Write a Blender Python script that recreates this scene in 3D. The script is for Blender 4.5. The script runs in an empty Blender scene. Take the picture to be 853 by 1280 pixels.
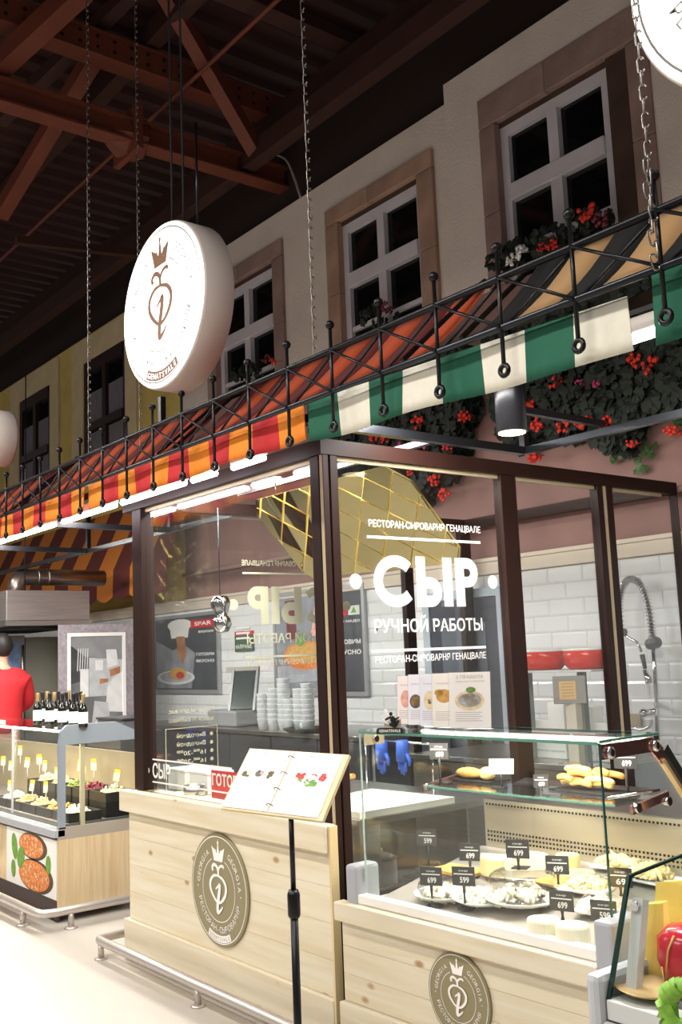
import bpy, bmesh, math, random
from mathutils import Vector, Matrix
random.seed(7)
S = bpy.context.scene
COL = S.collection
PI = math.pi
# ------------------------------------------------------------------ camera
F_PX, YAW, PITCH, ROLL = 1259.18, -0.90254, 0.141768, -0.04043
W, H = 853, 1280
EYE = Vector((0, 0, 1.6))
fw = Vector((math.sin(YAW)*math.cos(PITCH), math.cos(YAW)*math.cos(PITCH), math.sin(PITCH)))
r0 = Vector((math.cos(YAW), -math.sin(YAW), 0)); u0 = r0.cross(fw)
RT = math.cos(ROLL)*r0 + math.sin(ROLL)*u0
UP = -math.sin(ROLL)*r0 + math.cos(ROLL)*u0
cd = bpy.data.cameras.new('camera'); cam = bpy.data.objects.new('camera', cd); COL.objects.link(cam)
cd.sensor_fit = 'VERTICAL'; cd.sensor_height = 36; cd.lens = F_PX*36/H; cd.clip_start = .05
cam.matrix_world = Matrix(((RT.x, UP.x, -fw.x, EYE.x), (RT.y, UP.y, -fw.y, EYE.y), (RT.z, UP.z, -fw.z, EYE.z), (0, 0, 0, 1)))
S.camera = cam
def AT(x, y, **k):
    """the point of the place seen at photo position x, y on the plane X=, Y= or Z="""
    d = fw + (x-W/2)/F_PX*RT - (y-H/2)/F_PX*UP
    a, v = list(k.items())[0]; i = 'XYZ'.index(a)
    return EYE + d*((v-EYE[i])/d[i])
# ------------------------------------------------------------------ world, exposure, hall lamps
wd = bpy.data.worlds.new('hall_air'); S.world = wd; wd.use_nodes = True
bg = wd.node_tree.nodes['Background']; bg.inputs[0].default_value = (1, .95, .9, 1); bg.inputs[1].default_value = .15
S.view_settings.view_transform = 'Standard'; S.view_settings.look = 'None'
S.view_settings.gamma = 1; S.view_settings.use_curve_mapping = False
S.view_settings.exposure = 0.55
def area(name, loc, sx, sy, power, color=(1, .96, .9), rot=(0, 0, 0), spread=PI):
    l = bpy.data.lights.new(name, 'AREA'); l.shape = 'RECTANGLE'; l.size = sx; l.size_y = sy
    l.energy = power; l.color = color; l.spread = spread
    o = bpy.data.objects.new(name, l); COL.objects.link(o); o.location = loc; o.rotation_euler = rot
    return o
# rows of hall lamps hanging over the aisle the photographer stands in
for hx, hy, hp in ((-1.5, .2, 74), (-5.5, .2, 84), (-9.5, .2, 100), (-2.5, -2.4, 104), (-7.5, -2.4, 108)):
    area('hall_lamp_light', (hx, hy, 4.55), 2.8, .3, hp)
# unseen area lights added behind the canopy to brighten the kitchen
for hx in (-8.6, -6.6, -4.6, -2.6):
    area('kitchen_fill_light', (hx, 3.0, 2.70), 1.6, .1, 52, (1, .97, .93), (math.radians(14), 0, 0))

# ------------------------------------------------------------------ helpers
def lin(c):
    if isinstance(c, str):
        c = tuple(int(c[i:i+2], 16)/255 for i in (0, 2, 4))
    return tuple((x/12.92 if x <= .04045 else ((x+.055)/1.055)**2.4) for x in c)
MATS = {}
def mat(name, col, rough=.5, metal=0, var=0, vscale=6, stretch=(1, 1, 1), bump=0, bscale=40, emit=0, spec=.5, sss=0, coords='Object'):
    if name in MATS: return MATS[name]
    m = bpy.data.materials.new(name); MATS[name] = m; m.use_nodes = True
    n = m.node_tree.nodes; L = m.node_tree.links; b = n['Principled BSDF']
    c = lin(col); b.inputs['Base Color'].default_value = (*c, 1)
    b.inputs['Roughness'].default_value = rough; b.inputs['Metallic'].default_value = metal
    b.inputs['Specular IOR Level'].default_value = spec
    if emit:
        b.inputs['Emission Color'].default_value = (*c, 1); b.inputs['Emission Strength'].default_value = emit
    if var or bump:
        tc = n.new('ShaderNodeTexCoord'); mp = n.new('ShaderNodeMapping'); mp.inputs['Scale'].default_value = stretch
        L.new(tc.outputs[coords], mp.inputs[0])
    if var:
        t = n.new('ShaderNodeTexNoise'); t.inputs['Scale'].default_value = vscale; t.inputs['Detail'].default_value = 5
        L.new(mp.outputs[0], t.inputs['Vector'])
        r = n.new('ShaderNodeValToRGB'); r.color_ramp.elements[0].position = .3; r.color_ramp.elements[1].position = .7
        r.color_ramp.elements[0].color = (*[max(0, x*(1-var)) for x in c], 1)
        r.color_ramp.elements[1].color = (*[min(1, x*(1+var)) for x in c], 1)
        L.new(t.outputs[0], r.inputs[0]); L.new(r.outputs[0], b.inputs['Base Color'])
    if bump:
        t2 = n.new('ShaderNodeTexNoise'); t2.inputs['Scale'].default_value = bscale; t2.inputs['Detail'].default_value = 4
        L.new(mp.outputs[0], t2.inputs['Vector'])
        bp = n.new('ShaderNodeBump'); bp.inputs['Strength'].default_value = bump; bp.inputs['Distance'].default_value = .01
        L.new(t2.outputs[0], bp.inputs['Height']); L.new(bp.outputs[0], b.inputs['Normal'])
    return m
def wood(name, a, b2, knot, axis=0, sc=1.0, knots=True, rough=.45):
    if name in MATS: return MATS[name]
    m = bpy.data.materials.new(name); MATS[name] = m; m.use_nodes = True
    n = m.node_tree.nodes; L = m.node_tree.links; b = n['Principled BSDF']; b.inputs['Roughness'].default_value = rough
    tc = n.new('ShaderNodeTexCoord'); oi = n.new('ShaderNodeObjectInfo')
    ad = n.new('ShaderNodeVectorMath'); ad.operation = 'MULTIPLY_ADD'
    ad.inputs[1].default_value = (1, 1, 1); L.new(tc.outputs['Object'], ad.inputs[0])
    sc2 = n.new('ShaderNodeVectorMath'); sc2.operation = 'SCALE'; sc2.inputs[0].default_value = (7, 3, 5); L.new(oi.outputs['Random'], sc2.inputs['Scale'])
    L.new(sc2.outputs[0], ad.inputs[2])
    mp = n.new('ShaderNodeMapping'); s = [22*sc]*3; s[axis] = 1.2*sc; mp.inputs['Scale'].default_value = s
    L.new(ad.outputs[0], mp.inputs[0])
    t = n.new('ShaderNodeTexNoise'); t.inputs['Scale'].default_value = 1.2; t.inputs['Detail'].default_value = 6; t.inputs['Distortion'].default_value = .6
    L.new(mp.outputs[0], t.inputs['Vector'])
    r = n.new('ShaderNodeValToRGB'); r.color_ramp.elements[0].position = .32; r.color_ramp.elements[1].position = .68
    r.color_ramp.elements[0].color = (*lin(a), 1); r.color_ramp.elements[1].color = (*lin(b2), 1)
    L.new(t.outputs[0], r.inputs[0]); out = r.outputs[0]
    if knots:
        mk = n.new('ShaderNodeMapping'); k = [9]*3; k[axis] = 5; mk.inputs['Scale'].default_value = k; L.new(ad.outputs[0], mk.inputs[0])
        v = n.new('ShaderNodeTexVoronoi'); v.inputs['Scale'].default_value = .75; L.new(mk.outputs[0], v.inputs['Vector'])
        rk = n.new('ShaderNodeValToRGB'); rk.color_ramp.elements[0].position = .05; rk.color_ramp.elements[1].position = .12
        rk.color_ramp.elements[0].color = (1, 1, 1, 1); rk.color_ramp.elements[1].color = (0, 0, 0, 1)
        L.new(v.outputs['Distance'], rk.inputs[0])
        mx = n.new('ShaderNodeMix'); mx.data_type = 'RGBA'; L.new(rk.outputs[0], mx.inputs[0]); L.new(out, mx.inputs[6]); mx.inputs[7].default_value = (*lin(knot), 1)
        out = mx.outputs[2]
    L.new(out, b.inputs['Base Color'])
    return m
def glassmat(name, tint=(.955, .975, .97), ior=1.45, rough=.01, gloss=1.0):
    if name in MATS: return MATS[name]
    m = bpy.data.materials.new(name); MATS[name] = m; m.use_nodes = True
    n = m.node_tree.nodes; L = m.node_tree.links; n.remove(n['Principled BSDF'])
    tr = n.new('ShaderNodeBsdfTransparent'); tr.inputs[0].default_value = (*tint, 1)
    gl = n.new('ShaderNodeBsdfGlossy'); gl.inputs['Roughness'].default_value = rough; gl.inputs[0].default_value = (gloss, gloss, gloss, 1)
    lw = n.new('ShaderNodeLayerWeight'); lw.inputs[0].default_value = .5
    pw = n.new('ShaderNodeMath'); pw.operation = 'POWER'; pw.inputs[1].default_value = 5; L.new(lw.outputs['Facing'], pw.inputs[0])
    fr = n.new('ShaderNodeMath'); fr.operation = 'MULTIPLY_ADD'; f0 = ((ior-1)/(ior+1))**2; fr.inputs[1].default_value = 1-f0; fr.inputs[2].default_value = f0
    L.new(pw.outputs[0], fr.inputs[0])
    mx = n.new('ShaderNodeMixShader'); L.new(fr.outputs[0], mx.inputs[0]); L.new(tr.outputs[0], mx.inputs[1]); L.new(gl.outputs[0], mx.inputs[2])
    L.new(mx.outputs[0], n['Material Output'].inputs[0])
    return m
WPOS = {}
def wpos(o): return WPOS.get(o.name, Vector((0, 0, 0)))
def props(o, label=None, cat=None, group=None, kind=None):
    if label: o['label'] = label
    if cat: o['category'] = cat
    if group: o['group'] = group
    if kind: o['kind'] = kind
    return o
def thing(name, label, cat, loc, group=None, kind=None):
    o = bpy.data.objects.new(name, None); COL.objects.link(o); o.empty_display_size = .1
    o.location = loc; WPOS[o.name] = Vector(loc)
    return props(o, label, cat, group, kind)
def link(name, me, loc, parent=None, rot=None, scale=None):
    o = bpy.data.objects.new(name, me); COL.objects.link(o)
    o.location = Vector(loc) - (wpos(parent) if parent else Vector((0, 0, 0)))
    if rot: o.rotation_euler = rot
    if scale: o.scale = scale
    o.parent = parent; WPOS[o.name] = Vector(loc)
    return o
def copy_tree(o, loc=None, parent=None):
    c = o.copy(); COL.objects.link(c); c.parent = parent
    if loc is not None: c.location = loc
    for ch in list(o.children): copy_tree(ch, None, c)
    return c
class MB:
    """collects shapes (world coordinates) and links them as one mesh object"""
    def __init__(s): s.v = []; s.f = []; s.mi = []; s.cur = 0; s.sm = []
    def add(s, vs, fs, smooth=False):
        b = len(s.v); s.v += [Vector(p) for p in vs]
        for f in fs: s.f.append([i+b for i in f]); s.mi.append(s.cur); s.sm.append(smooth)
        return s
    def box(s, x0, x1, y0, y1, z0, z1, bev=0):
        if bev:
            bm = bmesh.new(); bmesh.ops.create_cube(bm, size=1)
            for v in bm.verts: v.co = Vector((x0+(v.co.x+.5)*(x1-x0), y0+(v.co.y+.5)*(y1-y0), z0+(v.co.z+.5)*(z1-z0)))
            bmesh.ops.bevel(bm, geom=bm.edges[:], offset=bev, segments=2, affect='EDGES', profile=.5)
            bm.verts.index_update(); s.add([v.co.copy() for v in bm.verts], [[v.index for v in f.verts] for f in bm.faces]); bm.free(); return s
        return s.add([(x, y, z) for z in (z0, z1) for y in (y0, y1) for x in (x0, x1)],
                     [(0, 2, 3, 1), (4, 5, 7, 6), (0, 1, 5, 4), (2, 6, 7, 3), (0, 4, 6, 2), (1, 3, 7, 5)])
    def prism(s, poly, pl, c0, c1):
        """polygon (a,b) in plane pl, from offset c0 to c1 along the normal"""
        n = len(poly); vs = [pl.pt(a, b, c) for c in (c0, c1) for a, b in poly]
        fs = [list(range(n))[::-1], list(range(n, 2*n))] + [(i, (i+1) % n, n+(i+1) % n, n+i) for i in range(n)]
        return s.add(vs, fs)
    def sheet(s, poly, pl, c=0): return s.add([pl.pt(a, b, c) for a, b in poly], [list(range(len(poly)))])
    def tube(s, pts, r, n=8, cap=True, smooth=True):
        pts = [Vector(p) for p in pts]; rs = r if isinstance(r, (list, tuple)) else [r]*len(pts)
        rings = []; prev = None
        for i, p in enumerate(pts):
            d = (pts[min(i+1, len(pts)-1)] - pts[max(i-1, 0)])
            d = d.normalized() if d.length else Vector((0, 0, 1))
            a = prev if prev is not None else (Vector((0, 0, 1)) if abs(d.z) < .9 else Vector((1, 0, 0)))
            a = (a - d*a.dot(d)); a = a.normalized() if a.length > 1e-5 else d.orthogonal().normalized(); prev = a; b = d.cross(a)
            rings.append([p + (a*math.cos(2*PI*k/n) + b*math.sin(2*PI*k/n))*rs[i] for k in range(n)])
        vs = [v for ring in rings for v in ring]
        fs = [(i*n+k, i*n+(k+1) % n, (i+1)*n+(k+1) % n, (i+1)*n+k) for i in range(len(pts)-1) for k in range(n)]
        s.add(vs, fs, smooth)
        if cap: b = len(s.v)-len(vs); s.f += [[b+k for k in range(n)][::-1], [b+(len(pts)-1)*n+k for k in range(n)]]; s.mi += [s.cur]*2; s.sm += [False]*2
        return s
    def bar(s, p, q, w, h=None, up=(0, 0, 1)):
        """rectangular bar from p to q, w wide (sideways), h tall"""
        h = h or w; p = Vector(p); q = Vector(q); d = (q-p).normalized(); u = Vector(up); u = (u-d*u.dot(d))
        u = u.normalized() if u.length > 1e-4 else d.orthogonal().normalized(); sd = d.cross(u)
        vs = [c + sd*(a*w/2) + u*(b*h/2) for c in (p, q) for a, b in ((-1, -1), (1, -1), (1, 1), (-1, 1))]
        return s.add(vs, [(0, 1, 2, 3), (7, 6, 5, 4), (0, 4, 5, 1), (1, 5, 6, 2), (2, 6, 7, 3), (3, 7, 4, 0)])
    def lathe(s, prof, c, n=20, axis=(0, 0, 1), smooth=True):
        ax = Vector(axis).normalized(); a = ax.orthogonal().normalized(); b = ax.cross(a); c = Vector(c)
        vs = [c + ax*z + (a*math.cos(2*PI*k/n)+b*math.sin(2*PI*k/n))*r for r, z in prof for k in range(n)]
        m = len(prof); fs = [(i*n+k, i*n+(k+1) % n, (i+1)*n+(k+1) % n, (i+1)*n+k) for i in range(m-1) for k in range(n)]
        s.add(vs, fs, smooth); b0 = len(s.v)-len(vs)
        for i in (0, m-1):
            if prof[i][0] > 1e-4: s.f.append([b0+i*n+k for k in range(n)]); s.mi.append(s.cur); s.sm.append(False)
        return s
    def ball(s, c, r, sub=2, sq=(1, 1, 1), rough=0):
        bm = bmesh.new(); bmesh.ops.create_icosphere(bm, subdivisions=sub, radius=1)
        c = Vector(c); vs = []
        for v in bm.verts:
            k = 1 + (random.random()-.5)*rough
            vs.append(c + Vector((v.co.x*sq[0], v.co.y*sq[1], v.co.z*sq[2]))*r*k)
        bm.verts.index_update(); s.add(vs, [[v.index for v in f.verts] for f in bm.faces], True); bm.free(); return s
    def mesh(s, name, mats, center):
        me = bpy.data.meshes.new(name); me.from_pydata([v-center for v in s.v], [], s.f)
        for m in (mats if isinstance(mats, (list, tuple)) else [mats]): me.materials.append(m)
        me.polygons.foreach_set('material_index', s.mi); me.polygons.foreach_set('use_smooth', s.sm); me.update()
        return me
    def build(s, name, mats, parent=None, label=None, cat=None, group=None, kind=None, base=False, fix=True):
        lo = Vector([min(v[i] for v in s.v) for i in range(3)]); hi = Vector([max(v[i] for v in s.v) for i in range(3)])
        c = (lo+hi)/2
        if base: c.z = lo.z
        me = s.mesh(name, mats, c)
        if fix:
            bm = bmesh.new(); bm.from_mesh(me); bmesh.ops.recalc_face_normals(bm, faces=bm.faces); bm.to_mesh(me); bm.free()
        return props(link(name, me, c, parent), label, cat, group, kind)
class PL:
    def __init__(s, o, u, v): s.o = Vector(o); s.u = Vector(u).normalized(); v = Vector(v); s.v = (v-s.u*v.dot(s.u)).normalized(); s.n = s.u.cross(s.v)
    def pt(s, a, b, c=0): return s.o + s.u*a + s.v*b + s.n*c
def ell(cx, cy, rx, ry, n=24, a0=0): return [(cx+rx*math.cos(a0+2*PI*i/n), cy+ry*math.sin(a0+2*PI*i/n)) for i in range(n)]
def ribbon(pts, ws):
    ws = ws if isinstance(ws, (list, tuple)) else [ws]*len(pts); q = []
    L_, R_ = [], []
    for i, (x, y) in enumerate(pts):
        x0, y0 = pts[max(i-1, 0)]; x1, y1 = pts[min(i+1, len(pts)-1)]; d = math.hypot(x1-x0, y1-y0) or 1
        nx, ny = -(y1-y0)/d, (x1-x0)/d; w = ws[i]/2
        L_.append((x+nx*w, y+ny*w)); R_.append((x-nx*w, y-ny*w))
    for i in range(len(pts)-1): q.append([R_[i], R_[i+1], L_[i+1], L_[i]])
    return q
def spline(pts, k=6):
    out = []; P = [pts[0]]+list(pts)+[pts[-1]]
    for i in range(1, len(P)-2):
        for j in range(k):
            t = j/k; o = []
            for d in range(len(pts[0])):
                a, b, c, e = P[i-1][d], P[i][d], P[i+1][d], P[i+2][d]
                o.append(.5*(2*b+(c-a)*t+(2*a-5*b+4*c-e)*t*t+(3*b-a-3*c+e)*t**3))
            out.append(tuple(o))
    out.append(tuple(pts[-1])); return out
TXT = {}
def glyphs(txt, off=0):
    if (txt, off) in TXT: return TXT[(txt, off)]
    cu = bpy.data.curves.new('t', 'FONT'); cu.body = txt; cu.size = 1; cu.offset = off; cu.resolution_u = 3; cu.fill_mode = 'FRONT'
    ob = bpy.data.objects.new('t', cu); COL.objects.link(ob); bpy.context.view_layer.update()
    me = bpy.data.meshes.new_from_object(ob.evaluated_get(bpy.context.evaluated_depsgraph_get()))
    vs = [(v.co.x, v.co.y) for v in me.vertices]; fs = [list(p.vertices) for p in me.polygons]
    bpy.data.objects.remove(ob); bpy.data.curves.remove(cu); bpy.data.meshes.remove(me)
    TXT[(txt, off)] = (vs, fs); return vs, fs
def text(mb, txt, pl, x0, x1, y0, y1, c=.0015, off=0.0, mirror=False, fity=True):
    """fit lettering in a box of the plane"""
    vs, fs = glyphs(txt, off)
    ax, bx = min(v[0] for v in vs), max(v[0] for v in vs); ay, by = min(v[1] for v in vs), max(v[1] for v in vs)
    kx = (x1-x0)/(bx-ax or 1); ky = (y1-y0)/(by-ay or 1)
    if not fity: ky = kx
    mb.add([pl.pt(x0+(v[0]-ax)*kx, y0+(v[1]-ay)*ky, c) for v in vs], fs)
def arc_text(mb, txt, pl, R, a0, a1, h, c, inward=False, off=0, k=1.0):
    """letters along a circle: a0->a1 angles (deg) of first and last letter; inward: tops point to the centre"""
    n = len(txt)
    for i, ch in enumerate(txt):
        if ch == ' ': continue
        vs, fs = glyphs(ch, off); a = math.radians(a0+(a1-a0)*i/max(1, n-1))
        ax, bx = min(v[0] for v in vs), max(v[0] for v in vs); s = h/.72
        rad = (math.cos(a), math.sin(a)); up = (-rad[0], -rad[1]) if inward else rad; rt = (up[1], -up[0])
        mb.add([pl.pt(rad[0]*R+rt[0]*(v[0]-(ax+bx)/2)*s*k+up[0]*(v[1]*s-h/2), rad[1]*R+rt[1]*(v[0]-(ax+bx)/2)*s*k+up[1]*(v[1]*s-h/2), c) for v in vs], fs)

# ------------------------------------------------------------------ materials
M_brown = mat('dark_brown_paint', '27140f', .5, 0, .12, 5, spec=.22)
M_cream = mat('cream_strip', 'b9a888', .5)
M_glass = glassmat('clear_glass')
M_shopglass = glassmat('shop_glass', (.94, .955, .95), 1.5)
M_gedge = mat('green_glass_edge', '5f917f', .15); M_gpale = mat('pale_glass_edge', 'a9bdb6', .2); M_gdk = mat('teal_glass_edge', '2c5c5a', .15)
M_pine = wood('pine', 'e3dac4', 'd8c9aa', 'ab8860')
M_pineV = wood('pine_edge', 'e0cda2', 'd6bd8e', 'a87a40', 2)
M_lam = wood('pale_laminate', 'd9c3a0', 'c9ad84', '000000', 2, 1.6, False)
M_black = mat('black_steel', '16161a', .32, .4)
M_gunm = mat('gunmetal_steel', '3a3d42', .28, .85)
M_chrome = mat('chrome', 'd8d8da', .08, 1)
M_steel = mat('brushed_steel', 'b9b6b2', .3, 1, .08, 3, (1, 1, 30))
M_rail = mat('rail_steel', 'c9c1bb', .42, .75)
M_white = mat('white_plastic', 'f1efeb', .4)
M_grayp = mat('grey_plastic', 'a9abb2', .45)
M_letter = mat('white_vinyl', 'f6f2ee', .5)
M_olive = mat('olive_plaque', '8d8361', .45)
M_paper = mat('paper', 'f4eeea', .7)
M_red = mat('red_enamel', 'cf2a1c', .25)
M_dark = mat('near_black', '14110f', .6)
M_pane = mat('dark_window_pane', '0d0f10', .06, 0, .2, 3)
M_winwhite = mat('window_white_paint', 'd3ced6', .5, 0, .06, 5)
M_lamp = mat('lamp_tube', 'f6f2ff', .4, emit=14)
M_led = mat('led_strip', 'fff6ee', .4, emit=9)

# ================================================================== THE SETTING
YW = 5.40
floor = MB().box(-22, 6, -9, 9, -.1, 0).build('floor', mat('pale_terrazzo', 'b9b2a8', .38, 0, .12, 160), kind='structure')
# back wall: brick core kept behind everything, then the finishes
core = MB().box(-22, 1.5, YW+.12, YW+.3, 0, 6.9).build('wall_back_core', mat('wall_core', '2c1b17', .9), kind='structure')
core.name = 'wall_core'
M_pink = mat('pink_plaster', '93716a', .85, 0, .13, 2.2, bump=.2, bscale=60)
M_stucco = mat('cream_stucco', 'dccfc6', .9, 0, .05, 3, bump=.5, bscale=55)
M_yellow = mat('yellow_stucco', 'd6bd6c', .9, 0, .10, 3, bump=.4, bscale=55)
wb = MB().box(-9.6, 1.5, YW, YW+.12, 2.25, 4.25).build('wall_back', M_pink, kind='structure')
def holed(name, x0, x1, z0, z1, holes, m, y0=YW):
    """wall slab with rectangular openings"""
    mb = MB(); xs = sorted(holes)
    cx = x0
    for hx0, hx1, hz0, hz1 in xs:
        mb.box(cx, hx0, y0, YW+.12, z0, z1); cx = hx1
        mb.box(hx0, hx1, y0, YW+.12, hz1, z1)
        if hz0 > z0: mb.box(hx0, hx1, y0, YW+.12, z0, hz0)
    mb.box(cx, x1, y0, YW+.12, z0, z1)
    return mb.build(name, m, kind='structure')
holed('wall_upper', -9.6, -5.28, 4.25, 5.92, [(-9.0, -7.57, 4.25, 5.62), (-6.87, -5.45, 4.25, 5.61)], M_stucco)
holed('wall_upper', -5.28, 1.5, 4.25, 6.07, [(-4.92, -3.42, 4.25, 5.75)], M_stucco, YW-.02)
holed('wall_yellow', -22, -9.6, 2.25, 5.92, [(-12.6, -10.68, 4.05, 5.92-.02), (-14.92, -13.0, 4.05, 5.9)], M_yellow)
# ---- timber and stone windows of the painted street front
M_stone = mat('pink_sandstone', '967d76', .85, 0, .22, 4, bump=.3, bscale=30)
M_stone2 = mat('ochre_sandstone', 'a88876', .85, 0, .25, 4, bump=.3, bscale=30)
M_reveal = mat('brown_reveal', '4a352c', .85, 0, .25, 5)
def stone_window(n, x0, x1, zt, fx0, fx1, ft, zb, label, ms, jl, jr):
    w = thing('window_%d' % n, label, 'window', ((x0+x1)/2, YW-.02, zb), kind='structure')
    y0, y1 = YW-.035, YW+.1
    zl = ft+.04
    MB().box(x0, (x0+x1)/2-.1, y0, y1, zl, zt, .008).build('lintel_stone', ms, w)
    MB().box((x0+x1)/2-.097, x1, y0, y1, zl, zt, .008).build('lintel_stone', ms, w)
    zz = [zb, (zb*.55+zl*.45), zl-.003]
    for i in range(2):
        MB().box(x0, x0+jl, y0, y1, zz[i], zz[i+1]-.004, .008).build('jamb_stone', ms, w)
        MB().box(x1-jr, x1, y0, y1, zz[i], zz[i+1]-.004, .008).build('jamb_stone', ms, w)
    if fx1 < x1-jr-.01: MB().box(fx1, x1-jr, YW+.0, y1, zb, zl).build('reveal', M_reveal, w)
    MB().box(x0+jl, x1-jr, YW+.02, y1, ft, zl).build('reveal', M_reveal, w)
    # frame
    yf = YW+.03; yb = YW+.1; st = .07; xm = (fx0+fx1)/2
    t0, t1 = ft-.60, ft-.47      # transom
    fr = MB().box(fx0, fx0+st, yf, yb, zb, ft).box(fx1-st, fx1, yf, yb, zb, ft).box(fx0+st, fx1-st, yf, yb, ft-.08, ft).build('frame', M_winwhite, w)
    MB().box(fx0+st, fx1-st, yf-.02, yb, t0, t1, .006).build('transom', M_winwhite, w)
    MB().box(xm-.045, xm+.045, yf-.01, yb, t1, ft-.08).build('mullion', M_winwhite, w)
    MB().box(xm-.05, xm+.05, yf-.01, yb, zb, t0).build('mullion', M_winwhite, w)
    MB().box(fx0+st, xm-.05, yf+.01, yb, ft-1.0, ft-.96).build('muntin', M_winwhite, w)
    MB().box(xm+.05, fx1-st, yf+.01, yb, ft-1.0, ft-.96).build('muntin', M_winwhite, w)
    for a, b in ((fx0+st, xm-.045), (xm+.045, fx1-st)):
        MB().box(a, b, yf+.04, yf+.05, t1, ft-.08).build('pane', M_pane, w)
        MB().box(a, b, yf+.04, yf+.05, ft-.96, t0).build('pane', M_pane, w)
        MB().box(a, b, yf+.04, yf+.05, zb, ft-1.0).build('pane', M_pane, w)
    return w
stone_window(1, -9.0, -7.57, 5.62, -8.82, -7.74, 5.42, 4.25, 'white casement window in a stone surround half hidden by the round sign', M_stone, .18, .17)
stone_window(2, -6.87, -5.45, 5.61, -6.69, -5.64, 5.42, 4.25, 'white casement window in pinkish stone surround left of the wall step', M_stone2, .18, .19)
stone_window(3, -4.92, -3.42, 5.75, -4.76, -3.77, 5.47, 4.25, 'largest white casement window with red geraniums on its sill', M_stone, .16, .17)
M_ywood = mat('dark_window_wood', '2b1512', .5); M_ytrim = mat('pale_yellow_trim', 'dac79e', .9, 0, .08, 4)
M_curt = mat('grey_lace_curtain', '77727c', .9, 0, .2, 12, (8, 1, .3))
def yellow_window(n, x0, x1, label):
    w = thing('window_%d' % n, label, 'window', ((x0+x1)/2, YW-.02, 4.05), kind='structure')
    b = .36; zt = 5.57; z0 = 4.05
    MB().box(x0-b, x0, YW-.01, YW+.1, z0, 5.9).build('surround', M_ytrim, w)
    MB().box(x1, x1+.3, YW-.01, YW+.1, z0, 5.9).build('surround', M_ytrim, w)
    MB().box(x0, x1, YW-.01, YW+.1, zt, 5.9).build('surround', M_ytrim, w)
    xm = (x0+x1)/2
    MB().box(x0, x0+.09, YW+.01, YW+.08, z0, zt).box(x1-.09, x1, YW+.01, YW+.08, z0, zt).box(x0+.09, x1-.09, YW, YW+.08, zt-.16, zt).build('frame', M_ywood, w)
    MB().box(xm-.05, xm+.05, YW, YW+.08, z0, zt-.16).build('mullion', M_ywood, w)
    MB().box(x0+.09, x1-.09, YW-.005, YW+.08, 4.62, 4.72).build('transom', M_ywood, w)
    for a, c in ((x0+.09, xm-.05), (xm+.05, x1-.09)):
        MB().box(a, c, YW+.05, YW+.06, z0, zt-.16).build('pane', M_pane, w)
        cv = MB(); k = 14
        for zz0, zz1 in ((z0, 4.6), (4.73, 5.14)):
            for i in range(k):
                xa = a+(c-a)*i/k; xb = a+(c-a)*(i+1)/k
                cv.add([(xa, YW+.045-.012*(i % 2), zz0), (xb, YW+.045-.012*((i+1) % 2), zz0), (xb, YW+.045-.012*((i+1) % 2), zz1), (xa, YW+.045-.012*(i % 2), zz1)], [(0, 1, 2, 3)])
        cv.build('curtain', M_curt, w)
yellow_window(4, -12.24, -11.0, 'dark framed curtained window in the yellow wall nearer the round sign')
yellow_window(5, -14.56, -13.36, 'dark framed curtained window in the yellow wall at far left')
# ---- white metro tiles below
tl = MB(); bx, by_, bz = .297, .014, .107; ch = .014
tile_me = None
tm = MB(); w2, h2 = bx/2, bz/2
tm.add([(-w2, 0, -h2), (w2, 0, -h2), (w2, 0, h2), (-w2, 0, h2), (-w2, -.005, -h2), (w2, -.005, -h2), (w2, -.005, h2), (-w2, -.005, h2),
        (-w2+ch, -.009, -h2+ch), (w2-ch, -.009, -h2+ch), (w2-ch, -.009, h2-ch), (-w2+ch, -.009, h2-ch)],
       [(0, 1, 5, 4), (1, 2, 6, 5), (2, 3, 7, 6), (3, 0, 4, 7), (4, 5, 9, 8), (5, 6, 10, 9), (6, 7, 11, 10), (7, 4, 8, 11), (8, 9, 10, 11)])
M_tile = mat('white_glazed_tile', 'e4e3e3', .14)
tile_me = tm.mesh('tile', M_tile, Vector((0, 0, 0)))
lowwall = MB().box(-16, -1.5, YW, YW+.12, 0, 2.25).build('wall_tiled', mat('tile_grout', 'd6d4d2', .9), kind='structure')
nt = 0; rest = MB()
for rrow in range(19):
    zc = 2.085 - rrow*.11
    for c in range(48):
        xc = -1.72 - c*.30 - (.15 if rrow % 2 else 0)
        if zc > .95 and -10.3 < xc < -3.0 and nt < 290:
            o = bpy.data.objects.new('tile', tile_me); COL.objects.link(o); o.parent = lowwall
            o.location = Vector((xc, YW, zc))-wpos(lowwall); nt += 1
        elif -16 < xc:
            rest.add([v+Vector((xc, YW, zc)) for v in tm.v], tm.f)
ro = rest.build('tile_field', M_tile, lowwall, kind='stuff')
MB().box(-16, -1.5, YW-.035, YW, 2.145, 2.235).box(-16, -1.5, YW-.05, YW, 2.235, 2.262).build('trim_1', mat('cream_trim', 'd3c4b2', .5), kind='structure')
MB().tube([(-9.6, YW-.03, 2.525), (-2.0, YW-.03, 2.525)], .02).build('wall_pipe', mat('pinkish_pipe', 'c0a294', .4), label='thin pinkish pipe running along the pink wall above the tiles', cat='pipe')
# far end of the neighbouring kitchen
MB().box(-16.2, -16.0, 2.3, 5.4, 0, 3.4).build('wall_left', mat('grey_green_panel', '77766b', .7, 0, .06, 3), kind='structure')

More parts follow.
